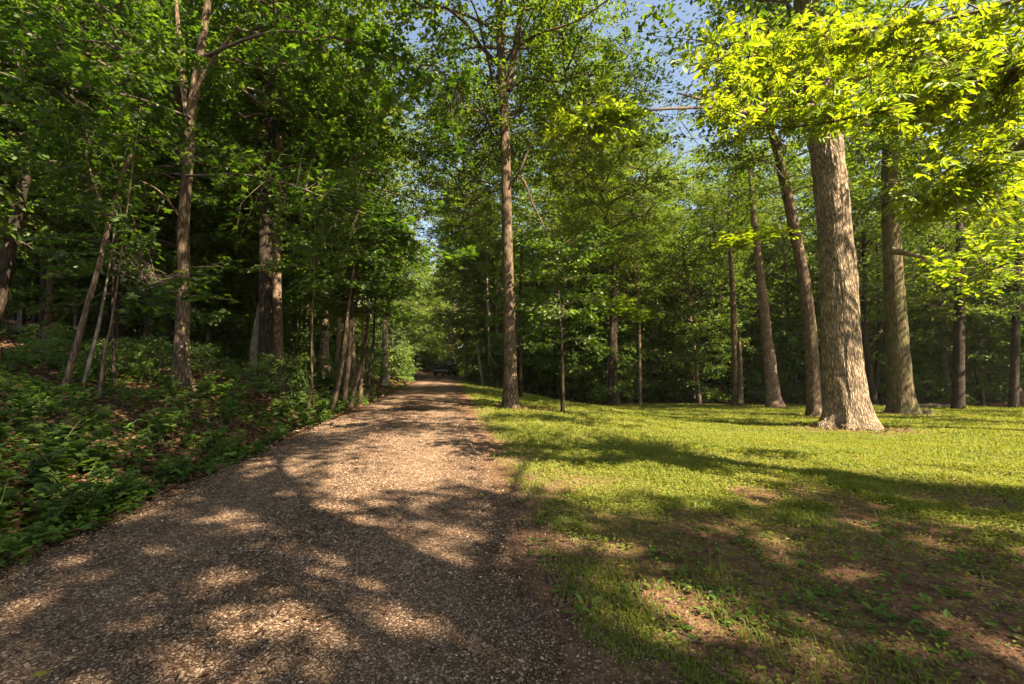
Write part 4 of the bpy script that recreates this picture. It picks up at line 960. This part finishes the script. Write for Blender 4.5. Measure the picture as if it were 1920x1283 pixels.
def build_gravel():
    N = 135000
    y = 1.25 * (11 / 1.25) ** rng.random(N); a = rng.random(N) * 1.20 - .08 * rng.random(N)
    keep = rng.random(N) < np.where(a < .02, .45, np.where(a < .95, 1, .62 - 2.2 * np.clip(a - .95, 0, .25))) * (.5 + .5 * sstep(.3, .55, fbm(y * 2.0, a * 6, 71))) * (1 - .55 * np.exp(-((a - .27) / .10) ** 2) - .55 * np.exp(-((a - .75) / .10) ** 2)); y, a = y[keep], a[keep]; n = len(y)
    p = road_pt(y, np.clip(a, 0, 1)); p[:, 0] += (a > 1) * (a - 1) * ROAD_W + (a < 0) * a * ROAD_W
    rr_ = road_right(p[:, 1]); gz = ground_z(p[:, 0], p[:, 1]) - .05 * sstep(.10, .42, np.minimum(rr_ - p[:, 0], p[:, 0] - (rr_ - ROAD_W)))
    p[:, 2] = np.maximum(np.where((a > 1) | (a < 0), -99, p[:, 2]), gz + .002)
    base = np.array([[1, 0, 0], [.2, .9, .05], [-.9, .35, 0], [-.5, -.8, .05], [.6, -.7, 0], [.15, .1, .75], [-.2, -.15, .65], [0, 0, -.6]])
    T = np.array([[0, 1, 5], [1, 2, 5], [2, 6, 5], [2, 3, 6], [3, 4, 6], [4, 0, 5], [4, 5, 6], [1, 0, 7], [0, 4, 7], [4, 3, 7], [3, 2, 7], [2, 1, 7]])
    T = T[:7]   # the buried underside is not needed
    base = base[:7]
    sz = (.0028 + .0050 * rng.random(n) ** 2.6) * (.9 + y / 7.5)
    V = base[None] * (1 + rng.normal(0, .16, (n, 7, 3))); V[:, :, 2] *= .62
    az = rng.random(n) * 6.283; c, s_ = np.cos(az)[:, None], np.sin(az)[:, None]
    tilt = rng.normal(0, .22, (n, 2))
    X = (V[:, :, 0] * c - V[:, :, 1] * s_); Y = (V[:, :, 0] * s_ + V[:, :, 1] * c); Z = V[:, :, 2] + X * tilt[:, :1] + Y * tilt[:, 1:]
    W = np.stack([X, Y, Z], -1) * sz[:, None, None] + p[:, None] + np.array([0, 0, .002])
    mb = MB(); mb.add(W.reshape(-1, 3), (T[None] + (np.arange(n) * 7)[:, None, None]).reshape(-1, 3), tint=np.repeat(rng.random(n), 7))
    link('gravel', mb.mesh('gravel', [M['stone']], smooth=False), kind='stuff')
    # scattered pebbles and crumbs on the red soil at the right
    N = 9000; y = 1.3 * (7 / 1.3) ** rng.random(N); x = road_right(y) + (1.25 * y + .5 - road_right(y)) * rng.random(N)
    k = rng.random(N) < bare(x, y) * .8; x, y = x[k], y[k]; n = len(x)
    p = np.stack([x, y, ground_z(x, y)], -1); sz = .003 + .009 * rng.random(n) ** 3
    V = base[None] * (1 + rng.normal(0, .18, (n, 7, 3))); V[:, :, 2] *= .7
    W = V * sz[:, None, None] + p[:, None]
    mb = MB(); mb.add(W.reshape(-1, 3), (T[None] + (np.arange(n) * 7)[:, None, None]).reshape(-1, 3), tint=np.repeat(rng.random(n) * .8, 7))
    link('soil_crumbs', mb.mesh('soil_crumbs', [M['stone']], smooth=False), kind='stuff')
    # shredded bark and bits of leaf lying in the gravel
    N = 16000; y = 1.25 * (16 / 1.25) ** rng.random(N); a = rng.random(N)
    k = rng.random(N) < (.2 + .8 * sstep(.5, .62, fbm(y * 1.4, a * 5 + 4, 73))) * (.35 + .65 * np.exp(-((a - .5) / .12) ** 2) + .6 * (np.abs(a - .5) > .42)); y, a = y[k], a[k]; n = len(y)
    p = road_pt(y, a) + np.array([0, 0, .012]); az = rng.random(n) * 6.283
    mb = MB(); V, T2 = T_simple(); V = V * np.array([1, .45, 1])
    scatter(mb, (V, T2), p, np.stack([np.cos(az), np.sin(az), rng.normal(0, .12, n)], -1), np.array([0, 0, 1]) + rng.normal(0, .2, (n, 3)), (.018 + .04 * rng.random(n) ** 2) * (.9 + y / 12), tint=rng.random(n) * .5)
    link('bark_shreds', mb.mesh('bark_shreds', [M['litter']], smooth=False), kind='stuff')

def build_litter():
    N = 60000
    y = 2.2 * (34 / 2.2) ** rng.random(N); q = .02 + 16 * rng.random(N) ** 1.4
    x = road_right(y) - ROAD_W - q; k = np.abs(x) < 1.25 * y + .8; x, y = x[k], y[k]; n = len(x); d = np.hypot(x, y)
    pos = np.stack([x, y, ground_z(x, y) + .008 + .02 * rng.random(n)], -1); az = rng.random(n) * 6.283
    mb = MB(); scatter(mb, T_simple(), pos, np.stack([np.cos(az), np.sin(az), rng.normal(.05, .3, n)], -1), np.array([0, 0, 1]) + rng.normal(0, .45, (n, 3)), (.04 + .06 * rng.random(n)) * (.8 + d / 25))
    link('leaf_litter', mb.mesh('leaf_litter', [M['litter']], smooth=False), kind='stuff')
    N = 5200
    y = 1.5 * (20 / 1.5) ** rng.random(N); x = road_right(y) + .1 + (1.2 * y + .6 - road_right(y)) * rng.random(N); n = N; d = np.hypot(x, y)
    pos = np.stack([x, y, ground_z(x, y) + .012 + .02 * rng.random(n)], -1); az = rng.random(n) * 6.283
    mb = MB(); scatter(mb, T_simple(), pos, np.stack([np.cos(az), np.sin(az), rng.normal(.05, .3, n)], -1), np.array([0, 0, 1]) + rng.normal(0, .4, (n, 3)), (.012 + .035 * rng.random(n) ** 2) * (.8 + d / 15))
    link('lawn_litter', mb.mesh('lawn_litter', [M['litter']], smooth=False), kind='stuff')
    mb = MB()
    for (cx, cy, r0) in ((9.6, 12.9, .55), (17.0, 19.8, .6), (0.0, 13.6, .25), (12.3, 18.3, .3), (15, 26, .35), (13.9, 28, .25)):
        n = 420; rr_ = r0 + np.abs(rng.normal(0, .55, n)); th = rng.random(n) * 6.283; xx = cx + rr_ * np.cos(th); yy = cy + rr_ * np.sin(th); az = rng.random(n) * 6.283
        scatter(mb, T_simple(), np.stack([xx, yy, ground_z(xx, yy) + .02 + .03 * rng.random(n)], -1), np.stack([np.cos(az), np.sin(az), rng.normal(.1, .3, n)], -1), np.array([0, 0, 1]) + rng.normal(0, .5, (n, 3)), .04 + .07 * rng.random(n))
    link('trunk_litter', mb.mesh('trunk_litter', [M['litter']], smooth=False), kind='stuff')
    # fine roots and stalks lying on the red soil
    mb = MB(); 
    for _ in range(420):
        y0 = 1.5 + 3.2 * rng.random(); x0 = float(road_right(y0)) + .3 + (1.15 * y0 - float(road_right(y0))) * rng.random(); a_ = rng.random() * 6.28; l = .04 + .14 * rng.random(); pts = []
        for f in (0, .5, 1):
            xx = x0 + math.cos(a_) * l * f + rng.normal(0, .008); yy = y0 + math.sin(a_) * l * f + rng.normal(0, .008); pts.append((xx, yy, float(ground_z(xx, yy)) + .006 + .008 * rng.random()))
        r = .0008 + .0014 * rng.random(); tube(mb, pts, [r, r, r * .5], 3, 5)
    link('soil_stalks', mb.mesh('soil_stalks', [M['twig']]), kind='stuff')
    # small creeping greens between the bank plants
    N = 70000
    y = 2.3 * (30 / 2.3) ** rng.random(N); q = -.06 + 14 * rng.random(N) ** 1.4; x = road_right(y) - ROAD_W - q
    k = (np.abs(x) < 1.25 * y + .8) & (rng.random(N) < .7 * sstep(.49, .62, fbm(x * 1.1, y * 1.1, 81))); x, y = x[k], y[k]; n = len(x); d = np.hypot(x, y)
    pos = np.stack([x, y, ground_z(x, y) + .02 + .14 * rng.random(n) ** 1.5], -1); az = rng.random(n) * 6.283
    mb = MB(); scatter(mb, T_oval(.34), pos, np.stack([np.cos(az), np.sin(az), rng.normal(-.1, .25, n)], -1), np.array([0, 0, 1]) + rng.normal(0, .32, (n, 3)), (.035 + .04 * rng.random(n)) * (.85 + d / 20), tint=np.clip(rng.normal(.45, .22, n), 0, 1))
    link('bank_ground_cover', mb.mesh('bank_ground_cover', [M['weed']], smooth=False), kind='stuff')

# ------------------------------------------------------------------ plants on the bank, weeds on the soil
def plant_mesh(seed, H, n_st, lsize, tpl, mat):
    g = np.random.default_rng(seed); ms = MB(); ml = MB()
    for s in range(n_st):
        az = g.random() * 6.28; l = H * (.6 + .5 * g.random()); tip = np.array([math.cos(az) * .45 * l, math.sin(az) * .45 * l, l])
        path = [np.array([0, 0, -.03]), tip * np.array([.3, .3, .6]), tip]
        tube(ms, path, [.005, .004, .002], 4, 6)
        q, _ = smooth_path(path, [1] * 3, 20); n = 7
        f = (.35 + .65 * (np.arange(n) + .5) / n * 1.0); f[-1] = 1
        pos = q[np.clip((f * 19).astype(int), 0, 19)]; yaw = np.arange(n) * 2.4 + g.random() * 6
        scatter(ml, tpl, pos, np.stack([np.cos(yaw), np.sin(yaw), g.normal(.0, .25, n)], -1), np.array([0, 0, 1]) + g.normal(0, .25, (n, 3)), lsize * (.7 + .6 * g.random(n)), tint=np.clip(g.normal(.5, .2, n), 0, 1))
    return ms.mesh('stem', [M['stem']]), ml.mesh('foliage', [mat], smooth=False)

def build_bank_plants():
    kinds = [plant_mesh(400, .42, 6, .115, T_oval(.34), M['weed']), plant_mesh(401, .30, 7, .085, T_oval(.40), M['weed']), plant_mesh(402, .60, 6, .13, T_oval(.30), M['maple']), plant_mesh(403, .5, 6, .15, T_maple(), M['maple']), plant_mesh(404, .25, 8, .07, T_oval(.42), M['weed'])]
    desc = ['oval-leaved plant', 'small round-leaved plant', 'tall dark-leaved plant', 'maple seedling', 'low creeping plant']
    g = np.random.default_rng(17); n = 0
    while n < 290:
        y = 2.6 * (17 / 2.6) ** g.random(); q = .04 + 7.5 * g.random() ** 1.5; x = float(road_right(y)) - ROAD_W - q
        if abs(x) > 1.22 * y + .3: continue
        if fbm(x * .7, y * .7, 91) < .50 and g.random() < .85: continue
        k = int(g.integers(5)); z = float(ground_z(x, y)); s = (.40 + .5 * g.random()) * (1.15 if y > 8 else 1)
        where = 'at the road edge' if q < .9 else ('on the near bank' if y < 6 else 'on the bank under the trees')
        t = thing('bank_plant', f'green {desc[k]} {where}', 'plant', (x, y, z), g.random() * 6.28, 'plants on the left bank')
        t.scale = (s, s, s)
        link('stem', kinds[k][0], t); link('foliage', kinds[k][1], t, kind='stuff'); n += 1
    # one big heart-shaped leaf plant right at the gravel edge
    p = on_ground(88, 995)
    t = thing('broadleaf_plant', 'plant with one very large pale green leaf at the left gravel edge', 'plant', tuple(p))
    mb = MB(); tube(mb, [(0, 0, -.02), (0, 0, .06), (.01, -.02, .1)], [.004, .003, .002], 4, 6); link('stem', mb.mesh('stem', [M['stem']]), t)
    for (d, u, s, ti) in (((.3, -.5, -.75), (-.1, -.8, .4), .17, .9), ((-.8, -.2, .1), (0, -.3, 1), .10, .6), ((-.5, -.6, -.2), (0, -.4, 1), .09, .5)):
        m2 = MB(); scatter(m2, T_oval(.42), np.array([[.01, -.02, .1]]), np.array([d], float), np.array([u], float), np.array([s]), tint=np.array([ti])); link('leaf', m2.mesh('leaf', [M['weed']]), t)

def build_weeds():
    # rosettes of plantain and dock leaves: each leaf a part
    leaf_m = []
    for v in range(4):
        V, T = T_oval([.30, .36, .26, .33][v]); st = np.array([[-.55, .02, -.02], [-.55, -.02, -.02], [.03, -.02, 0], [.03, .02, 0]])
        m2 = MB(); m2.add(V, T, tint=np.full(len(V), [.35, .6, .8, .5][v])); m2.add(st, None, [[0, 1, 2, 3]], tint=np.full(4, .6)); leaf_m.append(m2.mesh('leaf', [M['weed']], smooth=False))
    protos = []
    def proto(seed, n, up):
        g = np.random.default_rng(seed); lv = []
        for i in range(n):
            az = i * 2.4 + g.normal(0, .3); el = up + g.normal(0, .15); l = .04 + .04 * g.random()
            lv.append((leaf_m[int(g.integers(4))], az, el, l))
        return lv
    protos = [proto(500 + k, [4, 5, 6, 3, 5, 7][k], [.5, .35, .45, .75, .25, .4][k]) for k in range(6)]
    named = {(1000, 985): 'leafy weed clump on the right road edge, lowest of the bright ones', (1015, 965): 'bright weed clump at the right road edge beside the edging', (1005, 1020): 'broad-leaved weed hanging over the gravel at the right edge', (1128, 1018): 'pale sunlit broad-leaved weed on the bare soil', (1175, 1028): 'upright sunlit weed with long stalks on the bare soil', (1312, 1112): 'bright three-leaved weed at the edge of the red soil', (1360, 1125): 'tall bright weed with pointed leaves on the red soil', (1640, 1245): 'bright round-leaved weed at the bottom edge'}
    spots = list(named)
    spots += [(1012, 1045), (1020, 1062), (985, 945), (1030, 945), (1240, 1055), (1225, 1040), (1265, 1075), (1270, 1050), (1415, 1125), (1095, 1080), (1060, 1110), (1100, 1148), (1090, 1160), (1450, 1130), (1480, 1165), (1495, 1130), (1550, 1110), (1555, 1165), (1590, 1160), (1620, 1185), (1690, 1175), (1710, 1170), (1735, 1190), (1750, 1200), (1775, 1100), (1780, 1180), (1660, 1160), (1630, 1130), (1520, 1070), (1470, 1070), (1430, 1050), (1400, 1090), (1380, 1020), (1355, 1050), (1600, 1060), (1680, 1090), (1800, 1060), (1850, 1080), (1900, 1050), (1780, 1010), (1860, 1010), (1700, 1020), (1650, 1225), (1765, 1265), (1790, 1240), (1700, 1255), (1500, 1200), (1570, 1040), (1440, 1010), (1310, 990), (1250, 985), (1195, 1000), (1550, 1000), (1640, 1010), (1870, 1140), (1890, 1190), (1420, 1195), (1530, 1140), (1340, 1160), (1290, 1080)]
    for i in range(70):
        spots.append((1180 + 740 * rng.random(), 930 + 260 * rng.random() ** 1.3))
    for i, (a, b) in enumerate(spots):
        p = on_ground(a, b); pr = protos[int(rng.integers(6))]
        lab = named.get((a, b))
        if lab is None:
            where = 'by the road edge' if a < 1120 else ('on bare soil' if b > 1090 else ('in shaded grass' if a > 1500 else 'in thin grass'))
            lab = 'small broad-leaved weed ' + where
        t = thing('weed', lab, 'weed', tuple(p), rng.random() * 6.28, 'broad-leaved weeds on the soil and lawn')
        s = .52 + .5 * rng.random(); s *= 1.1 if (a, b) in named else 1
        t.scale = (s, s, s)
        for (me, az, el, l) in pr:
            o = link('leaf', me, t, loc=(math.cos(az) * l * .55 * math.cos(el), math.sin(az) * l * .55 * math.cos(el), l * .55 * math.sin(el) + .004), rot=(0, -el + .1, az), scale=(l, l, l))

# ------------------------------------------------------------------ small things: edging, twigs, fallen leaves, log, truck
def build_small():
    edge_m = bark_mat('weathered edging', (.045, .030, .021), (.17, .112, .075), 30, .3, .6)
    for k, (a, b, L, W, H, rz, lab) in enumerate([(973, 950, .13, .09, .04, 1.75, 'weathered edging block with a dark side, farthest of the row'), (982, 985, .15, .09, .04, 1.8, 'tilted edging block beside the bright weed clump'), (1032, 1050, .13, .10, .035, 1.5, 'grooved edging block half sunk in soil'), (1040, 1090, .11, .09, .03, 1.7, 'small edging block among the weeds'), (1055, 1125, .13, .10, .025, 1.35, 'flat worn edging block nearest the camera')]):
        p = on_ground(a, b); mb = MB()
        # a split block: three uneven laminations
        for s in range(3):
            x0 = -W / 2 + W * s / 3; h = H * (.28 + .2 * rng.random()); o = .012 * rng.random()
            V = np.array([[x, y, z] for z in (-.06, h) for (x, y) in ((x0 + .003, -L / 2 + o), (x0 + W / 3 - .003, -L / 2), (x0 + W / 3 - .003, L / 2 - o), (x0 + .003, L / 2))]) + rng.normal(0, .004, (8, 3))
            mb.add(V, None, [[3, 2, 1, 0], [4, 5, 6, 7], [0, 1, 5, 4], [1, 2, 6, 5], [2, 3, 7, 6], [3, 0, 4, 7]])
        t = thing('edging_block', lab, 'edging block', tuple(p), rz - 1.6, 'edging blocks along the right road edge', mb.mesh('edging_block', [edge_m], smooth=False))
    tw = [([(1090, 1120), (1060, 1150), (1000, 1175), (940, 1195)], 'long thin twig lying on the gravel near the right edge', .0038), ([(1020, 1165), (985, 1190), (930, 1210)], 'shorter thin twig just below the long one', .0032), ([(510, 1020), (512, 1035), (525, 1047)], 'curled twig on the gravel in the middle', .006), ([(1280, 1205), (1305, 1210), (1330, 1217)], 'short stout stick on the red soil', .009), ([(1838, 1075), (1845, 1095), (1855, 1110)], 'pale little stick on the dark soil at right', .006), ([(30, 940), (60, 942), (90, 935)], 'thin pale stick on the left bank', .007), ([(180, 952), (210, 950), (245, 935)], 'thin green-grey stick at the left road edge', .006)]
    for pts, lab, r in tw:
        W = []
        for a, b in pts:
            p = on_ground(a, b)
            W.append(p + np.array([0, 0, .034 if p[0] < road_right(p[1]) and p[0] > road_right(p[1]) - ROAD_W else .012]))
        f = W[0]; mb = MB(); tube(mb, [p - f for p in W], np.linspace(r, r * .45, len(W)), 6, 16, 0, rough=.5)
        thing('twig', lab, 'twig', tuple(f), 0, 'twigs lying about', mb.mesh('twig', [M['twig']]))
    fl = [((85, 1277), 'yellow-green fallen leaf at the bottom left corner of the gravel', .06, T_maple()), ((620, 1190), 'limp greenish fallen leaf on the gravel', .055, T_maple()), ((561, 966), 'bright small fallen leaf on the gravel upper middle', .045, T_oval(.3)), ((1253, 1168), 'curled yellow leaf on the red soil', .05, T_oval(.25)), ((300, 1184), 'tiny green leaf on the shaded gravel', .03, T_oval(.3)), ((1162, 1075), 'yellow leaf lying by the sunlit weeds', .04, T_oval(.3)), ((1258, 1147), 'small tan leaf on the red soil', .03, T_oval(.35)), ((1085, 1002), 'small yellow leaf in the thin grass', .03, T_oval(.3)), ((905, 935), 'orange leaf on the far gravel by the grass', .045, T_oval(.3)), ((985, 1005), 'reddish leaf on the gravel edge by the weed clump', .04, T_oval(.4))]
    for (a, b), lab, s, tpl in fl:
        p = on_ground(a, b) + np.array([0, 0, .035]); mb = MB(); V, T = tpl; an = rng.random() * 6.28
        mb.add(V * s, T, tint=np.full(len(V), rng.random()))
        thing('fallen_leaf', lab, 'leaf', tuple(p), an, 'fallen leaves', mb.mesh('fallen_leaf', [M['litter' if 'reddish' in lab or 'tan' in lab else 'yellow_leaf']]))
    root = [o for o in C.objects if o.get('label', '').startswith('thick mossy brown trunk')][0]; f = np.array(root.location)
    mb = MB(); g = np.random.default_rng(77)
    for (dx, dy, r, h) in ((.75, -.35, .22, .30), (.98, -.15, .17, .18), (.60, -.55, .18, .16)):
        n_, m_ = 12, 7; th = np.arange(n_) * 2 * math.pi / n_; ph = np.linspace(-.4, math.pi / 2, m_)
        V = np.array([[dx + r * math.cos(t) * math.cos(p_) * (1 + .35 * (g.random() - .5)), dy + r * math.sin(t) * math.cos(p_) * (1 + .35 * (g.random() - .5)), h * math.sin(p_) * (1 + .3 * (g.random() - .5))] for p_ in ph for t in th])
        mb.add(V, None, [[k * n_ + j, k * n_ + (j + 1) % n_, (k + 1) * n_ + (j + 1) % n_, (k + 1) * n_ + j] for k in range(m_ - 1) for j in range(n_)])
    link('root_burl', mb.mesh('root_burl', [M['bark_oak']]), root)
    p = on_ground(1745, 768, 10); p2 = np.array([p[0] + .3, p[1] + 1.2, 0]); p2[2] = ground_z(p2[0], p2[1])
    mb = MB(); tube(mb, [(0, 0, .12), (1.0, .1, .15), (2.2, .3, .12)], [.14, .13, .09], 12, 24, 0, rough=.3)
    mb.add(np.vstack([[0, 0, .12]] + [[[0, .14 * math.cos(a), .12 + .14 * math.sin(a)]] for a in np.arange(12) * .5236]), [[0, k + 1, (k + 1) % 12 + 1] for k in range(12)])
    thing('fallen_log', 'dark fallen log lying right of the mossy trunk', 'log', tuple(p2), 0, None, mb.mesh('fallen_log', [M['bark_dark']]))

def box(mb, x0, x1, y0, y1, z0, z1, mat=0, taper=(0, 0, 0, 0)):
    a, b, c, d = taper
    V = [[x0, y0, z0], [x1, y0, z0], [x1, y1, z0], [x0, y1, z0], [x0 + a, y0 + c, z1], [x1 - b, y0 + c, z1], [x1 - b, y1 - d, z1], [x0 + a, y1 - d, z1]]
    mb.add(V, None, [[3, 2, 1, 0], [4, 5, 6, 7], [0, 1, 5, 4], [1, 2, 6, 5], [2, 3, 7, 6], [3, 0, 4, 7]], mat)

def wheel(mb, r, w, n=20):
    th = np.arange(n) * 2 * math.pi / n; prof = [(-w / 2, r * .62), (-w / 2, r * .93), (-w / 2 + .03, r), (w / 2 - .03, r), (w / 2, r * .93), (w / 2, r * .62)]
    V = np.array([[x, rr * math.cos(t), rr * math.sin(t)] for x, rr in prof for t in th]); Q = []
    for k in range(len(prof) - 1):
        for j in range(n): Q.append([k * n + j, k * n + (j + 1) % n, (k + 1) * n + (j + 1) % n, (k + 1) * n + j])
    mb.add(V, None, Q)

def build_truck():
    px, D = 836, 56; p = P(px, 704, D); p[2] = float(road_z(D)) + .03
    t = thing('pickup_truck', 'dark pickup truck parked at the far end of the gravel driveway', 'truck', tuple(p), R(-6))
    paint = plain('dark paint', (.022, .024, .027), .25, 0, .6); glass = plain('dark glass', (.02, .025, .03), .05, 0, .9); chrome = plain('chrome', (.32, .32, .32), .35, 1); red = None; rub = plain('tyre rubber', (.015, .015, .015), .85); red = plain('tail light red', (.22, .012, .01), .25)
    # rear faces the camera (-y): bed, cab, bonnet
    mb = MB(); box(mb, -.98, .98, -2.75, 2.75, .48, 1.0, 0, (.03, .03, .0, .05)); box(mb, -.96, -.88, -2.72, -.75, 1.0, 1.28); box(mb, .88, .96, -2.72, -.75, 1.0, 1.28); box(mb, -.95, .95, 1.15, 2.7, 1.0, 1.22, 0, (.06, .06, .0, .12))
    link('body', mb.mesh('body', [paint], False), t)
    mb = MB(); box(mb, -.66, .66, -2.7, 2.6, .24, .56); link('chassis', mb.mesh('chassis', [rub], False), t)
    mb = MB(); box(mb, -.95, .95, -.75, 1.2, 1.0, 1.30, 0, (.02, .02, 0, .05)); box(mb, -.93, .93, -.75, 1.15, 1.30, 1.86, 0, (.14, .14, .18, .55)); c = link('cab', mb.mesh('cab', [paint], False), t)
    mb = MB(); V = np.array([[-.74, -.745, 1.36], [.74, -.745, 1.36], [.68, -.61, 1.78], [-.68, -.61, 1.78]]); mb.add(V, None, [[0, 1, 2, 3]]); link('rear_window', mb.mesh('rear_window', [glass], False), c)
    mb = MB(); mb.add([[.925, -.6, 1.36], [.925, .75, 1.36], [.835, .45, 1.78], [.835, -.5, 1.78]], None, [[0, 1, 2, 3]]); link('side_window', mb.mesh('side_window', [glass], False), c)
    mb = MB(); box(mb, -.86, .86, -2.79, -2.72, .66, 1.29); tg = link('tailgate', mb.mesh('tailgate', [paint], False), t)
    mb = MB(); box(mb, -.12, .12, -2.815, -2.793, 1.12, 1.17); link('handle', mb.mesh('handle', [chrome], False), tg)
    mb = MB(); box(mb, -.99, .99, -2.98, -2.80, .50, .66, 0, (.03, .03, .02, 0)); link('bumper', mb.mesh('bumper', [chrome], False), t)
    for s in (-1, 1):
        mb = MB(); box(mb, min(s * .865, s * .975), max(s * .865, s * .975), -2.80, -2.72, .82, 1.24); link('tail_light', mb.mesh('tail_light', [red], False), t)
        mb = MB(); box(mb, min(s * .96, s * 1.20), max(s * .96, s * 1.20), .62, .72, 1.30, 1.50); link('mirror', mb.mesh('mirror', [paint], False), t)
        for y in (-1.75, 1.75):
            mb = MB(); wheel(mb, .39, .26); wl = link('wheel', mb.mesh('wheel', [rub]), t, loc=(s * .86, y, .39))
            mb = MB(); tube(mb, [(s * .07, 0, 0), (s * .10, 0, 0)], [.23, .21], 16, 2); link('rim', mb.mesh('rim', [chrome]), wl)

def build_haze():
    m, N, L = new_mat('summer haze'); v = N.new('ShaderNodeVolumePrincipled'); v.inputs['Density'].default_value = HAZE; v.inputs['Color'].default_value = (.93, .95, .86, 1); v.inputs['Anisotropy'].default_value = .2
    o = N.new('ShaderNodeOutputMaterial'); L.new(v.outputs[0], o.inputs['Volume'])
    mb = MB(); box(mb, -160, 160, -30, 150, -3, 46); link('haze', mb.mesh('haze', [m], False), kind='stuff')
HAZE = 0.00025

# ------------------------------------------------------------------ build
build_ground(); build_road(); build_crowns(); build_stems()
build_heroes(); build_background(); build_shade_trees(); build_distant_woods(); build_boughs(); build_more_boughs()
build_lawn(); build_gravel(); build_litter()
build_haze(); build_bank_plants(); build_weeds(); build_small(); build_truck()

# ------------------------------------------------------------------ labels: say which one, by what it stands between and how near
MARK = [(-60, None), (150, 'the leaning forked trunk'), (340, 'the mottled maple'), (505, 'the black trunk pair'), (660, 'the thin stems'), (830, 'the truck'), (957, 'the tall straight trunk'), (1055, 'the dark sapling'), (1150, 'the vine-clad trunk'), (1380, 'the narrow trunk'), (1447, 'the pinkish trunk'), (1590, 'the ridged trunk'), (1690, 'the mossy trunk'), (1797, 'the dim trunk'), (1980, None)]
ORD = ['nearest', 'second nearest', 'third nearest', 'fourth nearest', 'fifth nearest', 'sixth nearest', 'seventh nearest', 'eighth nearest', 'ninth nearest', 'tenth nearest', 'eleventh nearest', 'twelfth nearest', 'thirteenth nearest', 'fourteenth nearest', 'fifteenth nearest', 'sixteenth nearest', 'seventeenth nearest', 'eighteenth nearest', 'nineteenth nearest', 'twentieth nearest']
def relabel():
    cells = {}
    for o in C.objects:
        if o.parent or o.get('category') not in ('tree', 'shrub', 'plant', 'weed') or not o.get('group') or 'shading' in o['group'] or 'thin stems' in o['group']: continue
        if o.name.split('.')[0] == 'weed' and not o['label'].startswith('small broad-leaved weed'): continue
        px, py = px_of(o.location)
        if not -40 < px < 1960: continue
        nm = o.name.split('.')[0]
        if nm == 'weed':
            zone = o['label'].replace('small broad-leaved weed ', ''); kind = 'broad-leaved weed'
            near_m = min((m for m in MARK if m[1]), key=lambda m: abs(m[0] - px))[1]; zone += ', below ' + near_m
        else:
            k = max(i for i, (m, _) in enumerate(MARK) if m <= px); a, b = MARK[k][1], MARK[min(k + 1, len(MARK) - 1)][1]
            zone = f'between {a} and {b}' if a and b else (f'left of {b}' if b else f'right of {a}')
            if nm == 'tree': kind = ' '.join(o['label'].split(' tree ')[0].split()[:4]) + ' tree'
            elif nm == 'young_tree': kind = 'young leafy tree'
            elif nm == 'shrub': kind = 'low green shrub' if px < 780 else 'full green shrub'
            else: kind = o['label'].split(' at the road edge')[0].split(' on the ')[0].replace('green ', '').replace('tall dark', 'dark').replace('small round', 'round').replace('low creeping', 'creeping'); zone = ('by the road ' if 'road edge' in o['label'] else 'up the bank ') + zone
        cells.setdefault((kind, zone), []).append((o.location.y, o))
    for (kind, zone), v in cells.items():
        v.sort(key=lambda t: t[0])
        for i, (_, o) in enumerate(v):
            if len(v) == 1: o['label'] = f'{kind} {zone}'
            elif i < len(ORD): o['label'] = f'{ORD[i]} {kind} {zone}'
            else: o['label'] = f'{kind} {zone}, among the farthest'
relabel()
